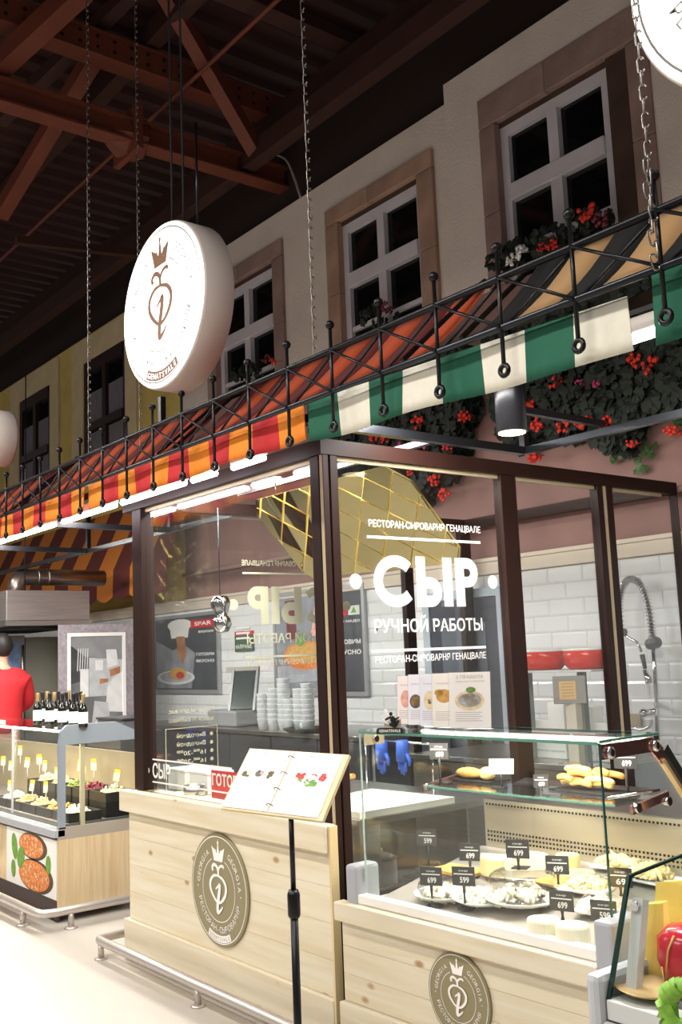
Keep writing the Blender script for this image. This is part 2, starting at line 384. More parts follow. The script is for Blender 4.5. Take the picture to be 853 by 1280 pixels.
# ---- ceiling: corrugated deck and steel
M_deck = mat('oxide_deck', '3a1a16', .75, 0, .15, 2)
M_oxide = mat('oxide_steel', '6e3626', .6, 0, .15, 3)
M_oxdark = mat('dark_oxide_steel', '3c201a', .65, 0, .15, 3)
dk = MB(); x = -24.0; per = .30; ZC = 7.45
prof = [(0, 0), (.10, 0), (.14, .07), (.26, .07), (.30, 0)]
while x < 6:
    for (a, za), (b, zb) in zip(prof[:-1], prof[1:]):
        dk.add([(x+a, -9, ZC+za), (x+b, -9, ZC+zb), (x+b, 11, ZC+zb), (x+a, 11, ZC+za)], [(0, 1, 2, 3)])
    x += per
dk.build('ceiling', M_deck, kind='structure', fix=False)
def ibeam(name, p, q, w, h, m, label, cat='beam', holes=False, group=None):
    t = thing(name, label, cat, Vector(p), group)
    p = Vector(p); q = Vector(q); z = Vector((0, 0, 1))
    MB().bar(p+z*(h/2-.01), q+z*(h/2-.01), w, .02).build('flange', m, t)
    MB().bar(p-z*(h/2-.01), q-z*(h/2-.01), w, .02).build('flange', m, t)
    MB().bar(p, q, .015 if not holes else w*.9, h-.04).build('web', m, t)
    if holes:
        hb = MB(); d = (q-p); n = int(d.length/.16); sd = d.normalized().cross(z)
        for i in range(n):
            c = p+d*((i+.5)/n)
            for s in (-.5, .5):
                for dz in (-.05, .05): hb.lathe([(.018, 0), (.018, .004)], c+sd*(s*w*.92)+z*dz, 8, sd*(1 if s > 0 else -1), False)
        hb.build('bolt_holes', M_dark, t, kind='stuff')
    return t
zA = 6.3
A0 = AT(0, 112, Z=zA); A1 = AT(375, 232, Z=zA)
beamA = ibeam('ceiling_beam', (A0.x-.1, -4, zA), (A1.x, A1.y+.4, zA), .18, .22, M_oxide, 'rust red steel ceiling beam with a bracket, lowest of the beams')
B0 = AT(210, 92, Z=6.95)
ibeam('ceiling_beam', (B0.x, -4, 6.95), (B0.x, 9, 6.95), .2, .24, M_oxide, 'perforated rust red steel ceiling beam above the bracketed one', holes=True)
C0 = AT(460, 60, Z=7.0)
ibeam('ceiling_beam', (C0.x, -3, 7.0), (C0.x, 9, 7.0), .18, .2, M_oxdark, 'dim brown steel beam over the largest window')
br = AT(160, 172, Z=zA)
t = thing('beam_bracket', 'faceted rust red steel bracket bolted on the lowest ceiling beam', 'bracket', (br.x, br.y, zA))
MB().lathe([(.0, -.2), (.12, -.18), (.2, -.05), (.2, .12), (.13, .16)], (br.x, br.y, zA), 6, (0, 1, 0), False).build('housing', M_oxide, t)
MB().box(br.x-.24, br.x+.24, br.y-.03, br.y+.03, zA-.2, zA+.22).build('plate', M_oxide, t)
# purlins along the front and diagonal braces
def member(p, q, w, label, m=M_oxdark, cat='brace'):
    MB().bar(p, q, w, w).build('ceiling_brace', m, label=label, cat=cat)
p0 = AT(20, 307, Z=6.75); MB().tube([(p0.x-6, p0.y, 6.75), (4, p0.y, 6.75)], .02).build('tie_rod', M_oxide, label='slim rust red rod crossing under the ceiling beams', cat='rod')
for yy, zz, ww, lb in ((5.05, 6.35, .14, 'brown steel purlin nearest the wall top'), (5.3, 6.75, .16, 'upper brown steel purlin close above the painted wall'), (4.0, 7.2, .14, 'brown steel purlin high over the truss'), (2.2, 7.25, .14, 'brown steel purlin above the round sign'), (.6, 7.25, .16, 'brown steel purlin at the top left corner of the view')):
    MB().bar((-24, yy, zz), (5, yy, zz), ww, ww*1.4).build('ceiling_purlin', M_oxdark, label=lb, cat='beam')
member(AT(205, -12, Z=7.3), AT(322, 192, Z=zA+.05), .13, 'slanting rust red brace joining the lowest beam near its end', M_oxide)
member(AT(0, 268, Z=6.2), AT(118, 70, Z=7.0), .14, 'slanting rust red brace at the left edge of the ceiling', M_oxide)
member(AT(-10, 90, Z=6.5), AT(120, -30, Z=7.0), .16, 'broad rust red brace in the top left corner', M_oxide)
member(AT(0, 150, Z=6.9), AT(165, -10, Z=7.3), .12, 'thin brown brace beside the broad corner brace', M_oxdark)
member(AT(440, 150, Z=6.6), AT(640, -10, Z=7.2), .13, 'dim brown brace slanting over the second window', M_oxdark)
member(AT(20, 300, Z=6.0), AT(285, 330, Z=6.2), .08, 'dim brown strut above the yellow wall', M_oxdark)
cb = spline([tuple(AT(*p, Y=5.2)) for p in ((343, 192), (358, 200), (368, 222), (376, 247))], 5)
MB().tube(cb, .012, 6).build('cable', mat('pale_cable', '9a8f86', .5), beamA, 'pale curving cable')

# ================================================================== CANOPY
YT = 2.30; ZL, ZH = 2.597, 2.757
tr = thing('canopy_truss', 'long black wrought iron lattice truss hung on chains above the stall', 'truss', (-3.6, YT, ZL))
MB().tube([(-9.4, YT, ZL), (.2, YT, ZL)], .0115, 10).build('lower_rod', M_gunm, tr)
MB().tube([(-9.4, YT, ZH), (.2, YT, ZH)], .0125, 10).build('upper_rod', M_black, tr)
xb = -1.48-.29*27; bars = []
while xb < .2: bars.append(xb); xb += .29
for xx in bars:
    o = MB().tube([(xx, YT-.005, ZH+.09), (xx, YT-.005, ZL-.125)], .007, 8).build('upright', M_black, tr)
    MB().ball((xx, YT-.005, ZH+.1), .018, 2).build('finial', M_black, o)
    ring = MB(); n = 14
    ring.tube([(xx+.017*math.cos(2*PI*k/n), YT-.005, ZL-.14+.017*math.sin(2*PI*k/n)) for k in range(n+1)], .0085, 6, False).build('ring', M_black, o)
for a, b in zip(bars[:-1], bars[1:]):
    MB().tube([(a, YT-.012, ZH), (b, YT-.012, ZL)], .0055, 6).build('lattice_bar', M_black, tr)
    MB().tube([(a, YT+.012, ZL), (b, YT+.012, ZH)], .0055, 6).build('lattice_bar', M_black, tr)
# valances: wavy cloth strips of alternating colour
M_or = mat('orange_cloth', 'f08a22', .85, 0, .05, 30); M_rd = mat('red_cloth', 'c5282c', .85, 0, .05, 30)
M_gr = mat('green_cloth', '185c45', .85, 0, .06, 30); M_wh = mat('off_white_cloth', 'e2ddcd', .85, 0, .04, 30)
def valance(x0, x1, w, mats, names, label, dz0, dz1, ph=0, start=0):
    t = thing('valance', label, 'awning', ((x0+x1)/2, YT+.05, ZL-.17))
    n = max(1, round((x1-x0)/w)); w = (x1-x0)/n
    def yy(x, k): return YT+.045+.012*math.sin(x*9+ph)*k
    for i in range(n):
        a = x1-w*(i+1); b = x1-w*i; k = 8; mb = MB()
        vs, fs = [], []
        for j in range(k+1):
            x = a+(b-a)*j/k; f = (x-x0)/(x1-x0)
            zt = ZL+.015-.04*f if dz1 < 0 else ZL+.015; zb = ZL-.165+(dz0*(1-f)+dz1*f)-.006*math.sin(x*7+ph)
            for m in range(5):
                s = m/4; vs.append((x, yy(x, s), zt+(zb-zt)*s))
            for m in range(5):
                s = m/4; vs.append((x, yy(x, s)+.003, zt+(zb-zt)*s))
        for j in range(k):
            q = j*10; r = q+10
            for m in range(4):
                fs += [(q+m, r+m, r+m+1, q+m+1), (q+5+m+1, r+5+m+1, r+5+m, q+5+m)]
            fs += [(q, q+5, r+5, r), (q+4, r+4, r+9, q+9)]
        mb.add(vs, fs, True); ci = (i+start) % 2
        mb.build('stripe', mats[ci], t, names[ci]+' stripe')
    return t
valance(-5.25, -3.186, .19, (M_or, M_rd), ('orange', 'red'), 'orange and red striped cloth valance over the left glass front', .035, .035)
valance(-7.19, -5.30, .19, (M_or, M_rd), ('orange', 'red'), 'orange and red striped cloth valance left of the brown frame', .035, .035, 2)
valance(-9.28, -7.24, .19, (M_or, M_rd), ('orange', 'red'), 'orange and red striped cloth valance farthest left', .035, .035, 1, 1)
valance(-3.155, -1.63, .187, (M_wh, M_gr), ('off-white', 'green'), 'green and white striped cloth valance above the cheese lettering', .015, -.022, 3)
valance(-1.545, .18, .187, (M_gr, M_wh), ('green', 'white'), 'green cloth valance at the right edge of the view', -.025, -.025, .5, 0)
# sloped awning cloths behind the truss
M_ord = mat('burnt_orange_cloth', 'a8421c', .9); M_rdd = mat('maroon_cloth', '571412', .9)
M_tan = mat('tan_cloth', 'b08a5e', .9); M_blk = mat('black_cloth', '09090b', .9)
def awning(x0, x1, w, mats, names, label, ph=0):
    t = thing('awning', label, 'awning', ((x0+x1)/2, 2.36, 2.61)); n = max(1, round((x1-x0)/w)); w = (x1-x0)/n
    for i in range(n):
        a, b = x0+w*i, x0+w*(i+1); vs = []; fs = []; k = 8
        for j in range(k+1):
            s = j/k; y = 2.36+.43*s; z = 2.61+.385*s-.03*math.sin(PI*s)
            vs += [(a, y, z), (b, y, z), (b, y+.003, z+.004), (a, y+.003, z+.004)]
        for j in range(k):
            q = j*4; fs += [(q, q+4, q+5, q+1), (q+1, q+5, q+6, q+2), (q+2, q+6, q+7, q+3), (q+3, q+7, q+4, q)]
        fs += [(0, 1, 2, 3), (k*4, k*4+3, k*4+2, k*4+1)]
        MB().add(vs, fs, True).build('stripe', mats[i % 2], t, names[i % 2]+' stripe')
    MB().tube([(x0, 2.8, 3.0), (x1, 2.8, 3.0)], .012).build('top_bar', M_black, t)
    for xx in (x0+.02, x1-.02): MB().bar((xx, 2.34, 2.63), (xx, 2.79, 3.02), .015).build('side_bar', M_black, t)
    return t
awning(-4.28, -2.555, .17, (M_rdd, M_ord), ('maroon', 'burnt orange'), 'maroon and orange striped sloping awning right of the round sign')
awning(-6.3, -4.4, .17, (M_rdd, M_ord), ('maroon', 'burnt orange'), 'maroon and orange striped sloping awning below the round sign')
awning(-9.0, -6.4, .17, (M_rdd, M_ord), ('maroon', 'burnt orange'), 'maroon and orange striped sloping awning at far left')
awning(-2.30, .1, .175, (M_blk, M_tan), ('black', 'tan'), 'black and tan striped sloping awning under the largest window')
# black steel frame under the canopy
scaf = fr = thing('pipe_scaffold', 'black square tube frame carrying the canopy behind the valances', 'scaffold', (-4, 3, 2.55))
ZF = 2.62
MB().bar((-9.2, 2.50, ZF-.02), (.1, 2.50, ZF-.02), .04).build('front_bar', M_black, fr)
MB().bar((-3.46, 3.97, ZF), (.1, 3.97, ZF), .035).build('rear_bar', M_gunm, fr)
MB().bar((-10.7, 3.77, ZF), (-5.45, 3.77, ZF), .035).build('rear_bar', M_black, fr)
for xx, ye in ((-3.46, 3.97), (-6.92, 3.77), (-8.45, 3.77)):
    MB().bar((xx, 2.52, ZF), (xx, ye-.02, ZF), .04).build('cross_bar', M_gunm if xx > -4 else M_black, fr)
for xx, yy in ((-3.46, 3.97), (-6.92, 3.77), (-8.45, 3.77)):
    MB().bar((xx, yy, ZF+.02), (xx, yy, ZF+.42), .035, up=(1, 0, 0)).build('drop_post', M_black, fr)
# linear lamps behind the valance
for i, (a, b, lb) in enumerate(((-5.98, -5.22, 'linear lamp glowing left of the brown frame'), (-5.15, -4.42, 'longest lit stretch of linear lamp under the red and orange valance'), (-4.36, -4.12, 'short lit linear lamp in the middle over the left glass front'), (-3.98, -3.70, 'short lit linear lamp nearest the brown corner post'), (-1.82, -1.45, 'lit linear lamp in the gap between the two green valances'), (-7.2, -6.1, 'linear lamp farthest left under the valance'))):
    t = thing('linear_lamp', 'white '+lb, 'lamp', ((a+b)/2, 2.5, 2.56), 'linear lamps under the canopy')
    MB().box(a, b, 2.485, 2.515, 2.512, 2.56, .004).build('housing', M_white, t)
    MB().tube([(a+.01, 2.498, 2.498), (b-.01, 2.498, 2.498)], .015, 10).build('tube', M_lamp, t)
# black cylinder spotlight
sp = AT(637, 490, Y=3.3); sq = AT(639, 541, Y=3.3)
t = thing('spotlight', 'black cylinder spotlight hanging below the green and white valance', 'lamp', (sp.x, 3.3, sq.z))
MB().lathe([(.068, 0), (.068, .3), (.06, .31)], (sp.x, 3.3, sq.z), 24).build('body', M_black, t)
MB().lathe([(.06, 0), (.06, .006)], (sp.x, 3.3, sq.z-.004), 24).build('lens', mat('warm_lens', 'ffe9c8', .3, emit=4), t)
MB().bar((sp.x, 3.36, ZF+.035), (sp.x, 3.95, ZF+.035), .03).build('arm', M_black, t)
# chains from the ceiling
link_mb = MB(); n = 14
def stad(k, L=.046, w=.018):
    a = 2*PI*k/n; x = math.cos(a)*w/2; z = math.sin(a)*w/2; return (x, 0, z+(L-w)/2*(1 if math.sin(a) >= 0 else -1))
link_mb.tube([stad(k) for k in range(n+1)], .0028, 5, False)
M_zinc = mat('zinc_chain', '8f8a86', .35, .9)
link_me = link_mb.mesh('link', M_zinc, Vector((0, 0, 0)))
def chain(px, py, zend, label, single=False, Y=YT, ztop=7.4):
    p = AT(px, py, Y=Y); t = thing('chain', label, 'chain', (p.x, Y, zend)); z = zend; i = 0; rest = MB()
    while z < ztop:
        if single and z < 4.2:
            o = bpy.data.objects.new('link', link_me); COL.objects.link(o); o.parent = t
            o.location = Vector((0, 0, z-zend)); o.rotation_euler = (0, 0, (i % 2)*PI/2+.3)
        else:
            R = Matrix.Rotation((i % 2)*PI/2+.3, 3, 'Z'); rest.add([R @ v+Vector((p.x, Y, z)) for v in link_mb.v], link_mb.f, True)
        z += .041; i += 1
    if rest.v: rest.build('upper_links', M_zinc, t, kind='stuff', fix=False)
    if single:
        for k in range(9):
            o = bpy.data.objects.new('link', link_me); COL.objects.link(o); o.parent = t
            o.location = Vector((.012+.006*math.sin(k*2), -.03, .10-.034*k)); o.rotation_euler = (0, .25*math.sin(k*3), (k % 2)*PI/2+.9)
    return t
chain(394, 432, ZH+.02, 'grey chain holding the truss between the two stone windows')
chain(176, 520, ZF, 'grey chain hanging just behind the round sign', Y=2.6)
chain(112, 540, ZH+.02, 'grey chain hanging before the yellow wall')
chain(816, 250, ZH+.02, 'nearest bright chain with a bundle of spare links on the truss', True)

# ---- round signs
def logo(pl, R, m_line, parts, parent, c, m_text=None, banner_txt=None):
    """crown, vine letter, rings and lettering of the round emblem, as children of parent"""
    k = lambda poly: [(a*R, b*R) for a, b in poly]
    def put(name, polys, m, cc=c, label=None):
        mb = MB()
        for i_, p in enumerate(polys): mb.sheet(k(p), pl, cc+i_*1.5e-5)
        return mb.build(name, m, parent, label, fix=False)
    mt = m_text or m_line
    n = 64
    def ring(r, w, a0=0, a1=360):
        P = [(r*math.cos(math.radians(a0+(a1-a0)*i/n)), r*math.sin(math.radians(a0+(a1-a0)*i/n))) for i in range(n+1)]; return ribbon(P, w)
    put('outer_ring', ring(.94, .018), mt)
    put('inner_ring', ring(.565, .014, 114, 426), mt)
    crown = [[(-.15, .50), (.15, .50), (.17, .58), (.0, .60), (-.17, .58)], [(-.17, .58), (0, .60), (-.12, .70), (-.23, .76)], [(-.05, .6), (.05, .6), (.015, .80), (0, .9), (-.015, .80)], [(0, .6), (.17, .58), (.23, .76), (.12, .70)],
             [(-.15, .60), (-.03, .61), (-.10, .72)], [(.03, .61), (.15, .60), (.10, .72)]]
    put('crown', crown+[ell(0, .83, .025, .035, 10)], m_line)
    head = spline([(-.19, .24), (-.21, .33), (-.15, .40), (-.06, .37), (-.01, .28), (0, .14)], 6)
    head2 = spline([(-.01, .25), (.05, .37), (.15, .41), (.2, .36)], 5)
    YV = lambda L_: [(a, .245+(b-.14)*.8) for a, b in L_]
    YH = lambda L_: [(a, .245+(b-.14)*.7) for a, b in L_]
    head, head2 = YH(head), YH(head2)
    drop = spline([(0, .14), (-.16, .12), (-.28, -.02), (-.27, -.2), (-.14, -.38), (-.02, -.47)], 6)
    drop2 = spline([(0, .14), (.16, .08), (.26, -.06), (.24, -.24), (.12, -.40), (-.02, -.47)], 6)
    tail = spline([(-.10, -.17), (.0, -.09), (.05, -.06), (.03, -.22), (-.03, -.5), (-.03, -.66), (.06, -.62), (.15, -.52)], 6)
    drop, drop2, tail = YV(drop), YV(drop2), YV(tail)
    tw = [.02+.07*math.sin(PI*i/(len(tail)-1)) for i in range(len(tail))]
    put('vine_letter', ribbon(head, .06)+ribbon(head2, .05)+ribbon(drop, [.035+.03*math.sin(PI*i/(len(drop)-1)) for i in range(len(drop))])+ribbon(drop2, [.035+.035*math.sin(PI*i/(len(drop2)-1)) for i in range(len(drop2))])+ribbon(tail, tw), m_line, c+.0003)
    mb = MB()
    arc_text(mb, 'GEORGIA', pl, .725*R, 172, 122, .105*R, c)
    arc_text(mb, 'GEORGIA', pl, .725*R, 58, 8, .105*R, c)
    arc_text(mb, 'РЕСТОРАН-СЫРОВАРНЯ', pl, .70*R, 200, 340, .105*R, c, True)
    for a in (182, -2): mb.sheet([(R*.75*math.cos(math.radians(a))+x*R, R*.75*math.sin(math.radians(a))+y*R) for x, y in ell(0, 0, .015, .015, 8)], pl, c)
    mb.build('circle_lettering', mt, parent, kind='stuff', fix=False)
    ban = []
    for i in range(12):
        a0, a1 = [math.radians(244+52*j/12) for j in (i, i+1)]
        ban.append([(.80*math.cos(a0), .80*math.sin(a0)), (.92*math.cos(a0), .92*math.sin(a0)), (.92*math.cos(a1), .92*math.sin(a1)), (.80*math.cos(a1), .80*math.sin(a1))])
    bo = put('banner', ban, m_line)
    mb = MB(); arc_text(mb, 'GENATSVALE', pl, .86*R, 248, 292, .07*R, c+.0006, True, 0)
    mb.build('banner_lettering', banner_txt or m_line, parent, kind='stuff', fix=False)
M_signw = mat('backlit_sign_face', 'fffdf8', .4, emit=1.6)
M_rim = mat('sign_rim', 'd9cec8', .5)
M_brz = mat('bronze_print', '7d4f2e', .5); M_greyt = mat('pale_grey_print', '77736e', .5)
def round_sign(cx, cz, R, label, cables):
    t = thing('round_sign', label, 'sign', (cx, 2.4, cz-R))
    MB().lathe([(R*.985, 0), (R, .012), (R, .16), (R*.97, .17)], (cx, 2.36, cz), 64, (0, 1, 0)).build('drum', M_rim, t)
    MB().lathe([(R*.975, 0), (R*.975, .006)], (cx, 2.355, cz), 64, (0, 1, 0), False).build('face', M_signw, t)
    pl = PL((cx, 2.354, cz), (1, 0, 0), (0, 0, 1))
    logo(pl, R*.98, M_brz, None, t, .002, M_greyt, M_signw)
    for s in (-.06, .06):
        MB().tube([(cx+s, 2.46, cz+R-.01), (cx+s, 2.46, 7.4)], .006, 6).build('cable', M_gunm, t)
    MB().tube([(cx+.2, 2.46, cz+R-.05), (cx+.2, 2.46, cz+R+.5)], .006, 6).build('cable', M_gunm, t)
round_sign(-4.385, 3.395, .43, 'large round backlit white sign with crown emblem above the truss', 2)
round_sign(-1.12, 3.42, .43, 'round glowing white sign cut off at the top right corner', 2)
# sign of a neighbouring stall, only its rounded edge in view
p = AT(-13, 547, Y=2.38); t = thing('stall_sign', 'rounded grey edge of a sign with orange rim at the left edge', 'sign', (p.x, 2.38, p.z-.4))
MB().lathe([(.185, 0), (.2, .02), (.2, .14), (.185, .16)], (p.x, 2.36, p.z), 40, (0, 1, 0)).build('drum', M_rim, t)
MB().lathe([(.19, 0), (.19, .008)], (p.x, 2.352, p.z), 40, (0, 1, 0), False).build('face', mat('orange_face', 'e9783c', .5), t)

# ================================================================== KIOSK FRAME
YK = 2.62; YF = 2.645; XR = AT(403, 570, Y=2.645).x; XLF = -5.32; ZHB, ZHT = 2.485, 2.555
k = thing('glass_kiosk', 'dark brown framed glass kiosk with white cheese lettering', 'kiosk', (-4.3, YK, 0))
def post(x0, x1, y0, y1, z0=.0, z1=ZHB, nm='post'): return MB().box(x0, x1, y0, y1, z0, z1, .003).build(nm, M_brown, k)
def RY(px, py=600): return AT(px, py, X=XR).y
X1a = AT(386.4, 570, Y=YF).x; X1b = AT(397.5, 570, Y=YF).x; X1c = AT(402.2, 570, Y=YF).x
XPL = AT(175.5, 640, Y=YF).x; post(AT(164.8, 640, Y=YF).x, XPL, YF, AT(192, 640, X=XPL).y, .905)
post(X1a, X1b, YF, YF+.06)
MB().box(X1b+.002, X1c, YF+.004, YF+.03, 0, ZHB).build('trim_strip', M_cream, k)
post(X1c+.002, XR, YF, RY(411.5)); post(XR-.05, XR-.012, RY(411.5)+.002, RY(413)); post(XR-.055, XR, RY(413)+.002, RY(423))
post(XR-.055, XR, RY(626), RY(645)); post(XR-.055, XR, RY(746), RY(753)); MB().box(XR-.05, XR-.003, RY(753)+.002, RY(757), .62, ZHB).build('trim_strip', M_cream, k); post(XR-.055, XR, RY(757)+.002, RY(765)); post(XR-.055, XR, RY(845), 5.33)
XLF = XPL
P1, P2, P3, P4, P5 = RY(423), RY(626), RY(645), RY(746), RY(765)
post(XLF-.05, XLF, 4.66, 4.74, .6); post(XLF-.05, XLF, 5.22, 5.32, .6)
MB().box(-5.42, XR+.003, YF-.01, YF+.09, ZHB, ZHT).build('header', M_brown, k)
MB().box(XR-.06, XR+.003, YF+.09, 5.33, ZHB, ZHT).build('header', M_brown, k)
MB().box(XLF-.06, XLF, YF+.09, 5.29, ZHB, ZHT).build('header', M_brown, k)
MB().box(-5.39, XR-.07, 5.27, 5.33, ZHB, ZHT).build('header', M_brown, k)
MB().box(-5.26, X1a, YF+.03, YF+.045, ZHB-.02, ZHB).build('trim_strip', M_cream, k)
MB().box(XR-.035, XR-.02, P1, 5.2, ZHB-.02, ZHB).build('trim_strip', M_cream, k)
def pane(x0, x1, y0, y1, z0, z1): return MB().box(x0, x1, y0, y1, z0, z1).build('glass_pane', M_shopglass, k)
gf = pane(XPL, X1a, YF+.032, YF+.042, .90, ZHB-.02)
gr1 = pane(XR-.034, XR-.024, P1, P2, .60, ZHB-.02)
pane(XR-.034, XR-.024, P3, P4, .60, ZHB-.02); pane(XR-.034, XR-.024, P5, RY(845), .60, ZHB-.02)
gl1 = pane(XLF-.03, XLF-.02, YF+.09, 4.66, .60, ZHB-.02)
MB().box(XR-.05, XR-.01, P1, 5.2, .0, .60).build('kick_panel', M_brown, k)
MB().box(XLF-.05, XLF-.01, YF+.12, 5.2, .0, .60).build('kick_panel', M_brown, k)
# white vinyl on the right pane
pr_ = PL((XR-.024, 0, 0), (0, 1, 0), (0, 0, 1))
def partition_text(pl, pane_o, s=1, oy=0):
    mb = MB()
    def Z(px, py): q = AT(px, py, X=XR); return q.y, q.z
    def T(tx, a, b, off=0):
        (y0, z1), (y1, _) = Z(*a), Z(b[0], a[1]); z0 = Z(a[0], b[1])[1]
        text(mb, tx, pl, y0, y1, z0, z1, .001, off)
    T('РЕСТОРАН-СЫРОВАРНЯ ГЕНАЦВАЛЕ', (465, 648), (604, 659), .008)
    (y0, z1), (y1, _) = Z(472, 693), Z(601, 693); z0 = Z(472, 758)[1]; hh_ = z1-z0; ww_ = y1-y0; sw_ = hh_*.2
    def arcp(cx, cy, rx, ry, a0, a1, n=20): return [(cx+rx*math.cos(math.radians(a0+(a1-a0)*i/n)), cy+ry*math.sin(math.radians(a0+(a1-a0)*i/n))) for i in range(n+1)]
    def put(polys):
        for q in polys: mb.sheet(q, pl, .001)
    F = lambda px: Z(px, 725)[0]
    lay = [0]
    def put(polys):
        lay[0] += 1
        for q in polys: mb.sheet(q, pl, .0008+lay[0]*.00025)
    sw_ = F(570)-F(559)
    def bar_(a): put([[(a, z0), (a+sw_, z0), (a+sw_, z1), (a, z1)]])
    def bowl(a, b, zb, zt):
        r_ = (zt-zb)/2-sw_*.42; rx = min(b-a-sw_*.6, r_); cxx = b-sw_*.45-rx
        put(ribbon([(a, zt-sw_*.42)]+arcp(cxx, (zb+zt)/2, rx, r_, 90, -90, 18)+[(a, zb+sw_*.42)], sw_*.88))
    rc_ = hh_/2-sw_*.42; cw_ = (F(526)-F(472))/2
    put(ribbon(arcp(F(472)+cw_, (z0+z1)/2, cw_-sw_*.42, rc_, 42, 318, 34), sw_*.9))
    bar_(F(525)); bowl(F(525)+sw_*.5, F(556), z0, z0+hh_*.58)
    bar_(F(558.6)); bar_(F(574)); bowl(F(574)+sw_*.5, F(602), z1-hh_*.60, z1)
    T('РУЧНОЙ РАБОТЫ', (472, 769), (607, 791), .016)
    T('РЕСТОРАН-СЫРОВАРНЯ ГЕНАЦВАЛЕ', (474, 820), (612, 831), .008)
    for (a, b) in (((463, 670), (605, 677)), ((469, 814), (612, 808))):
        y0, z0 = Z(*a); y1, z1 = Z(*b); mb.sheet([(y0, z0-.006), (y1, z0-.006), (y1, z0+.006), (y0, z0+.006)], pl, .001)
    for c in ((449, 726), (620.5, 727)):
        y, z = Z(*c); mb.sheet(ell(y, z, .034, .034), pl, .001)
    return mb
partition_text(pr_, gr1).build('lettering', M_letter, gr1, 'white vinyl lettering reading handmade cheese', fix=False)
pl_ = PL((XLF-.03, AT(292, 757, X=XLF-.03).y+AT(620.5, 727, X=XR).y, 0), (0, -1, 0), (0, 0, 1))
partition_text(pl_, gl1).build('lettering', mat('cream_vinyl', 'e8dfc0', .5), gl1, 'cream vinyl lettering seen from behind', fix=False)
# opening hours on the left pane (seen from behind)
ho = MB(); hp = PL((XLF-.03, AT(267, 860, X=XLF-.03).y, 0), (0, -1, 0), (0, 0, 1))
text(ho, 'Готовим для вас', hp, 0, .30, 1.305, 1.335, .001, .01); text(ho, 'здесь и сейчас!', hp, 0, .30, 1.255, 1.285, .001, .01)
rows = ['Выходной', 'Выходной', '16⁰⁰-20⁰⁰', '16⁰⁰-20⁰⁰', '16⁰⁰-21⁰⁰', '12⁰⁰-20⁰⁰', '16⁰⁰-20⁰⁰']
for i, tx in enumerate(rows):
    z = 1.165-i*.048
    text(ho, tx, hp, .06, .25, z, z+.03, .001, .012); ho.sheet(ell(.02, z+.015, .011, .011, 12), hp, .001)
for q in ribbon([(-.02, .84), (-.02, 1.225), (.32, 1.225), (.32, .84)], .006): ho.sheet(q, hp, .001)
ho.build('opening_hours', MATS['cream_vinyl'], gl1, 'cream opening hours list seen from behind', fix=False)
# vinyl and red card low on the front pane
pf = PL((0, YF+.032, 0), (1, 0, 0), (0, 0, 1)); mb = MB()
def FX(px, py): q = AT(px, py, Y=YF+.032); return q.x, q.z
x0, z1 = FX(191, 953); x1, _ = FX(213, 953); _, z0 = FX(191, 972)
text(mb, 'СЫР', pf, x0, x1, z0, z1, .001, .02)
xa, za = FX(186, 963); mb.sheet(ell(xa, za, .012, .014, 12), pf, .001)
for a, b in (((191, 949), (290, 962)), ((191, 977), (290, 991))):
    (xa, za), (xb, zb) = FX(*a), FX(*b); mb.sheet([(xa, za-.004), (xb, za-.004), (xb, za+.004), (xa, za+.004)], pf, .001)
mb.build('lettering', M_letter, gf, 'small white cheese lettering in the lower corner', fix=False)
# ================================================================== KIOSK COUNTER (pine)
c1 = thing('kiosk_counter', 'pale pine counter front below the left glass with a round emblem', 'counter', (-4.4, YK, 0))
zz = [.215, .36, .505, .65, .79]
for a, b in zip(zz[:-1], zz[1:]): MB().box(-5.345, -3.47, YK, YK+.02, a, b-.001, .0012).build('plank', M_pine, c1)
MB().box(-5.40, -3.47, YK-.035, YF-.003, .79, .905, .006).build('cap_board', M_pine, c1)
MB().box(-5.375, -3.47, YK-.022, YF-.003, .012, .214, .004).build('plinth_board', M_pine, c1)
MB().box(-5.345, -5.322, YK+.022, YK+.16, .012, .9).build('side_board', M_pineV, c1)
MB().box(-3.468, -3.455, YK-.02, YF-.005, .012, .90).build('edge_board', M_pineV, c1)
MB().box(-5.25, -3.60, YF+.05, YK+.15, .865, .895).build('sill_board', M_pine, c1)
lc = AT(274, 1112, Y=YK-.01); LR = .262
pq = thing('logo_plaque', 'oval-looking round olive emblem plaque on the kiosk counter', 'plaque', (lc.x, YK, lc.z-LR))
MB().lathe([(LR, 0), (LR, .008), (LR*.99, .011)], (lc.x, YK, lc.z), 56, (0, -1, 0)).build('disc', M_olive, pq)
logo(PL((lc.x, YK-.011, lc.z), (1, 0, 0), (0, 0, 1)), LR, M_letter, None, pq, .0012, None, M_olive)
fr1 = thing('foot_rail', 'stainless tube foot rail along the kiosk counter', 'rail', (-4.2, YK-.12, 0))
rail = [(-5.52, YK+.5, .095), (-5.52, YK-.06, .095), (-5.505, YK-.105, .095), (-5.46, YK-.12, .095), (-3.0, YK-.12, .095)]
MB().tube(spline(rail[1:4], 4) and [rail[0]]+spline(rail[1:4], 4)+[rail[4]], .024, 12).build('tube', M_rail, fr1)
for xx in (-5.46, -4.4, -3.35):
    q = MB().tube([(xx, YK-.12, .008), (xx, YK-.12, .08)], .017, 12).build('rail_post', M_rail, fr1)
    MB().lathe([(.036, 0), (.034, .006), (.02, .01)], (xx, YK-.12, 0), 16).build('foot_flange', M_rail, q)

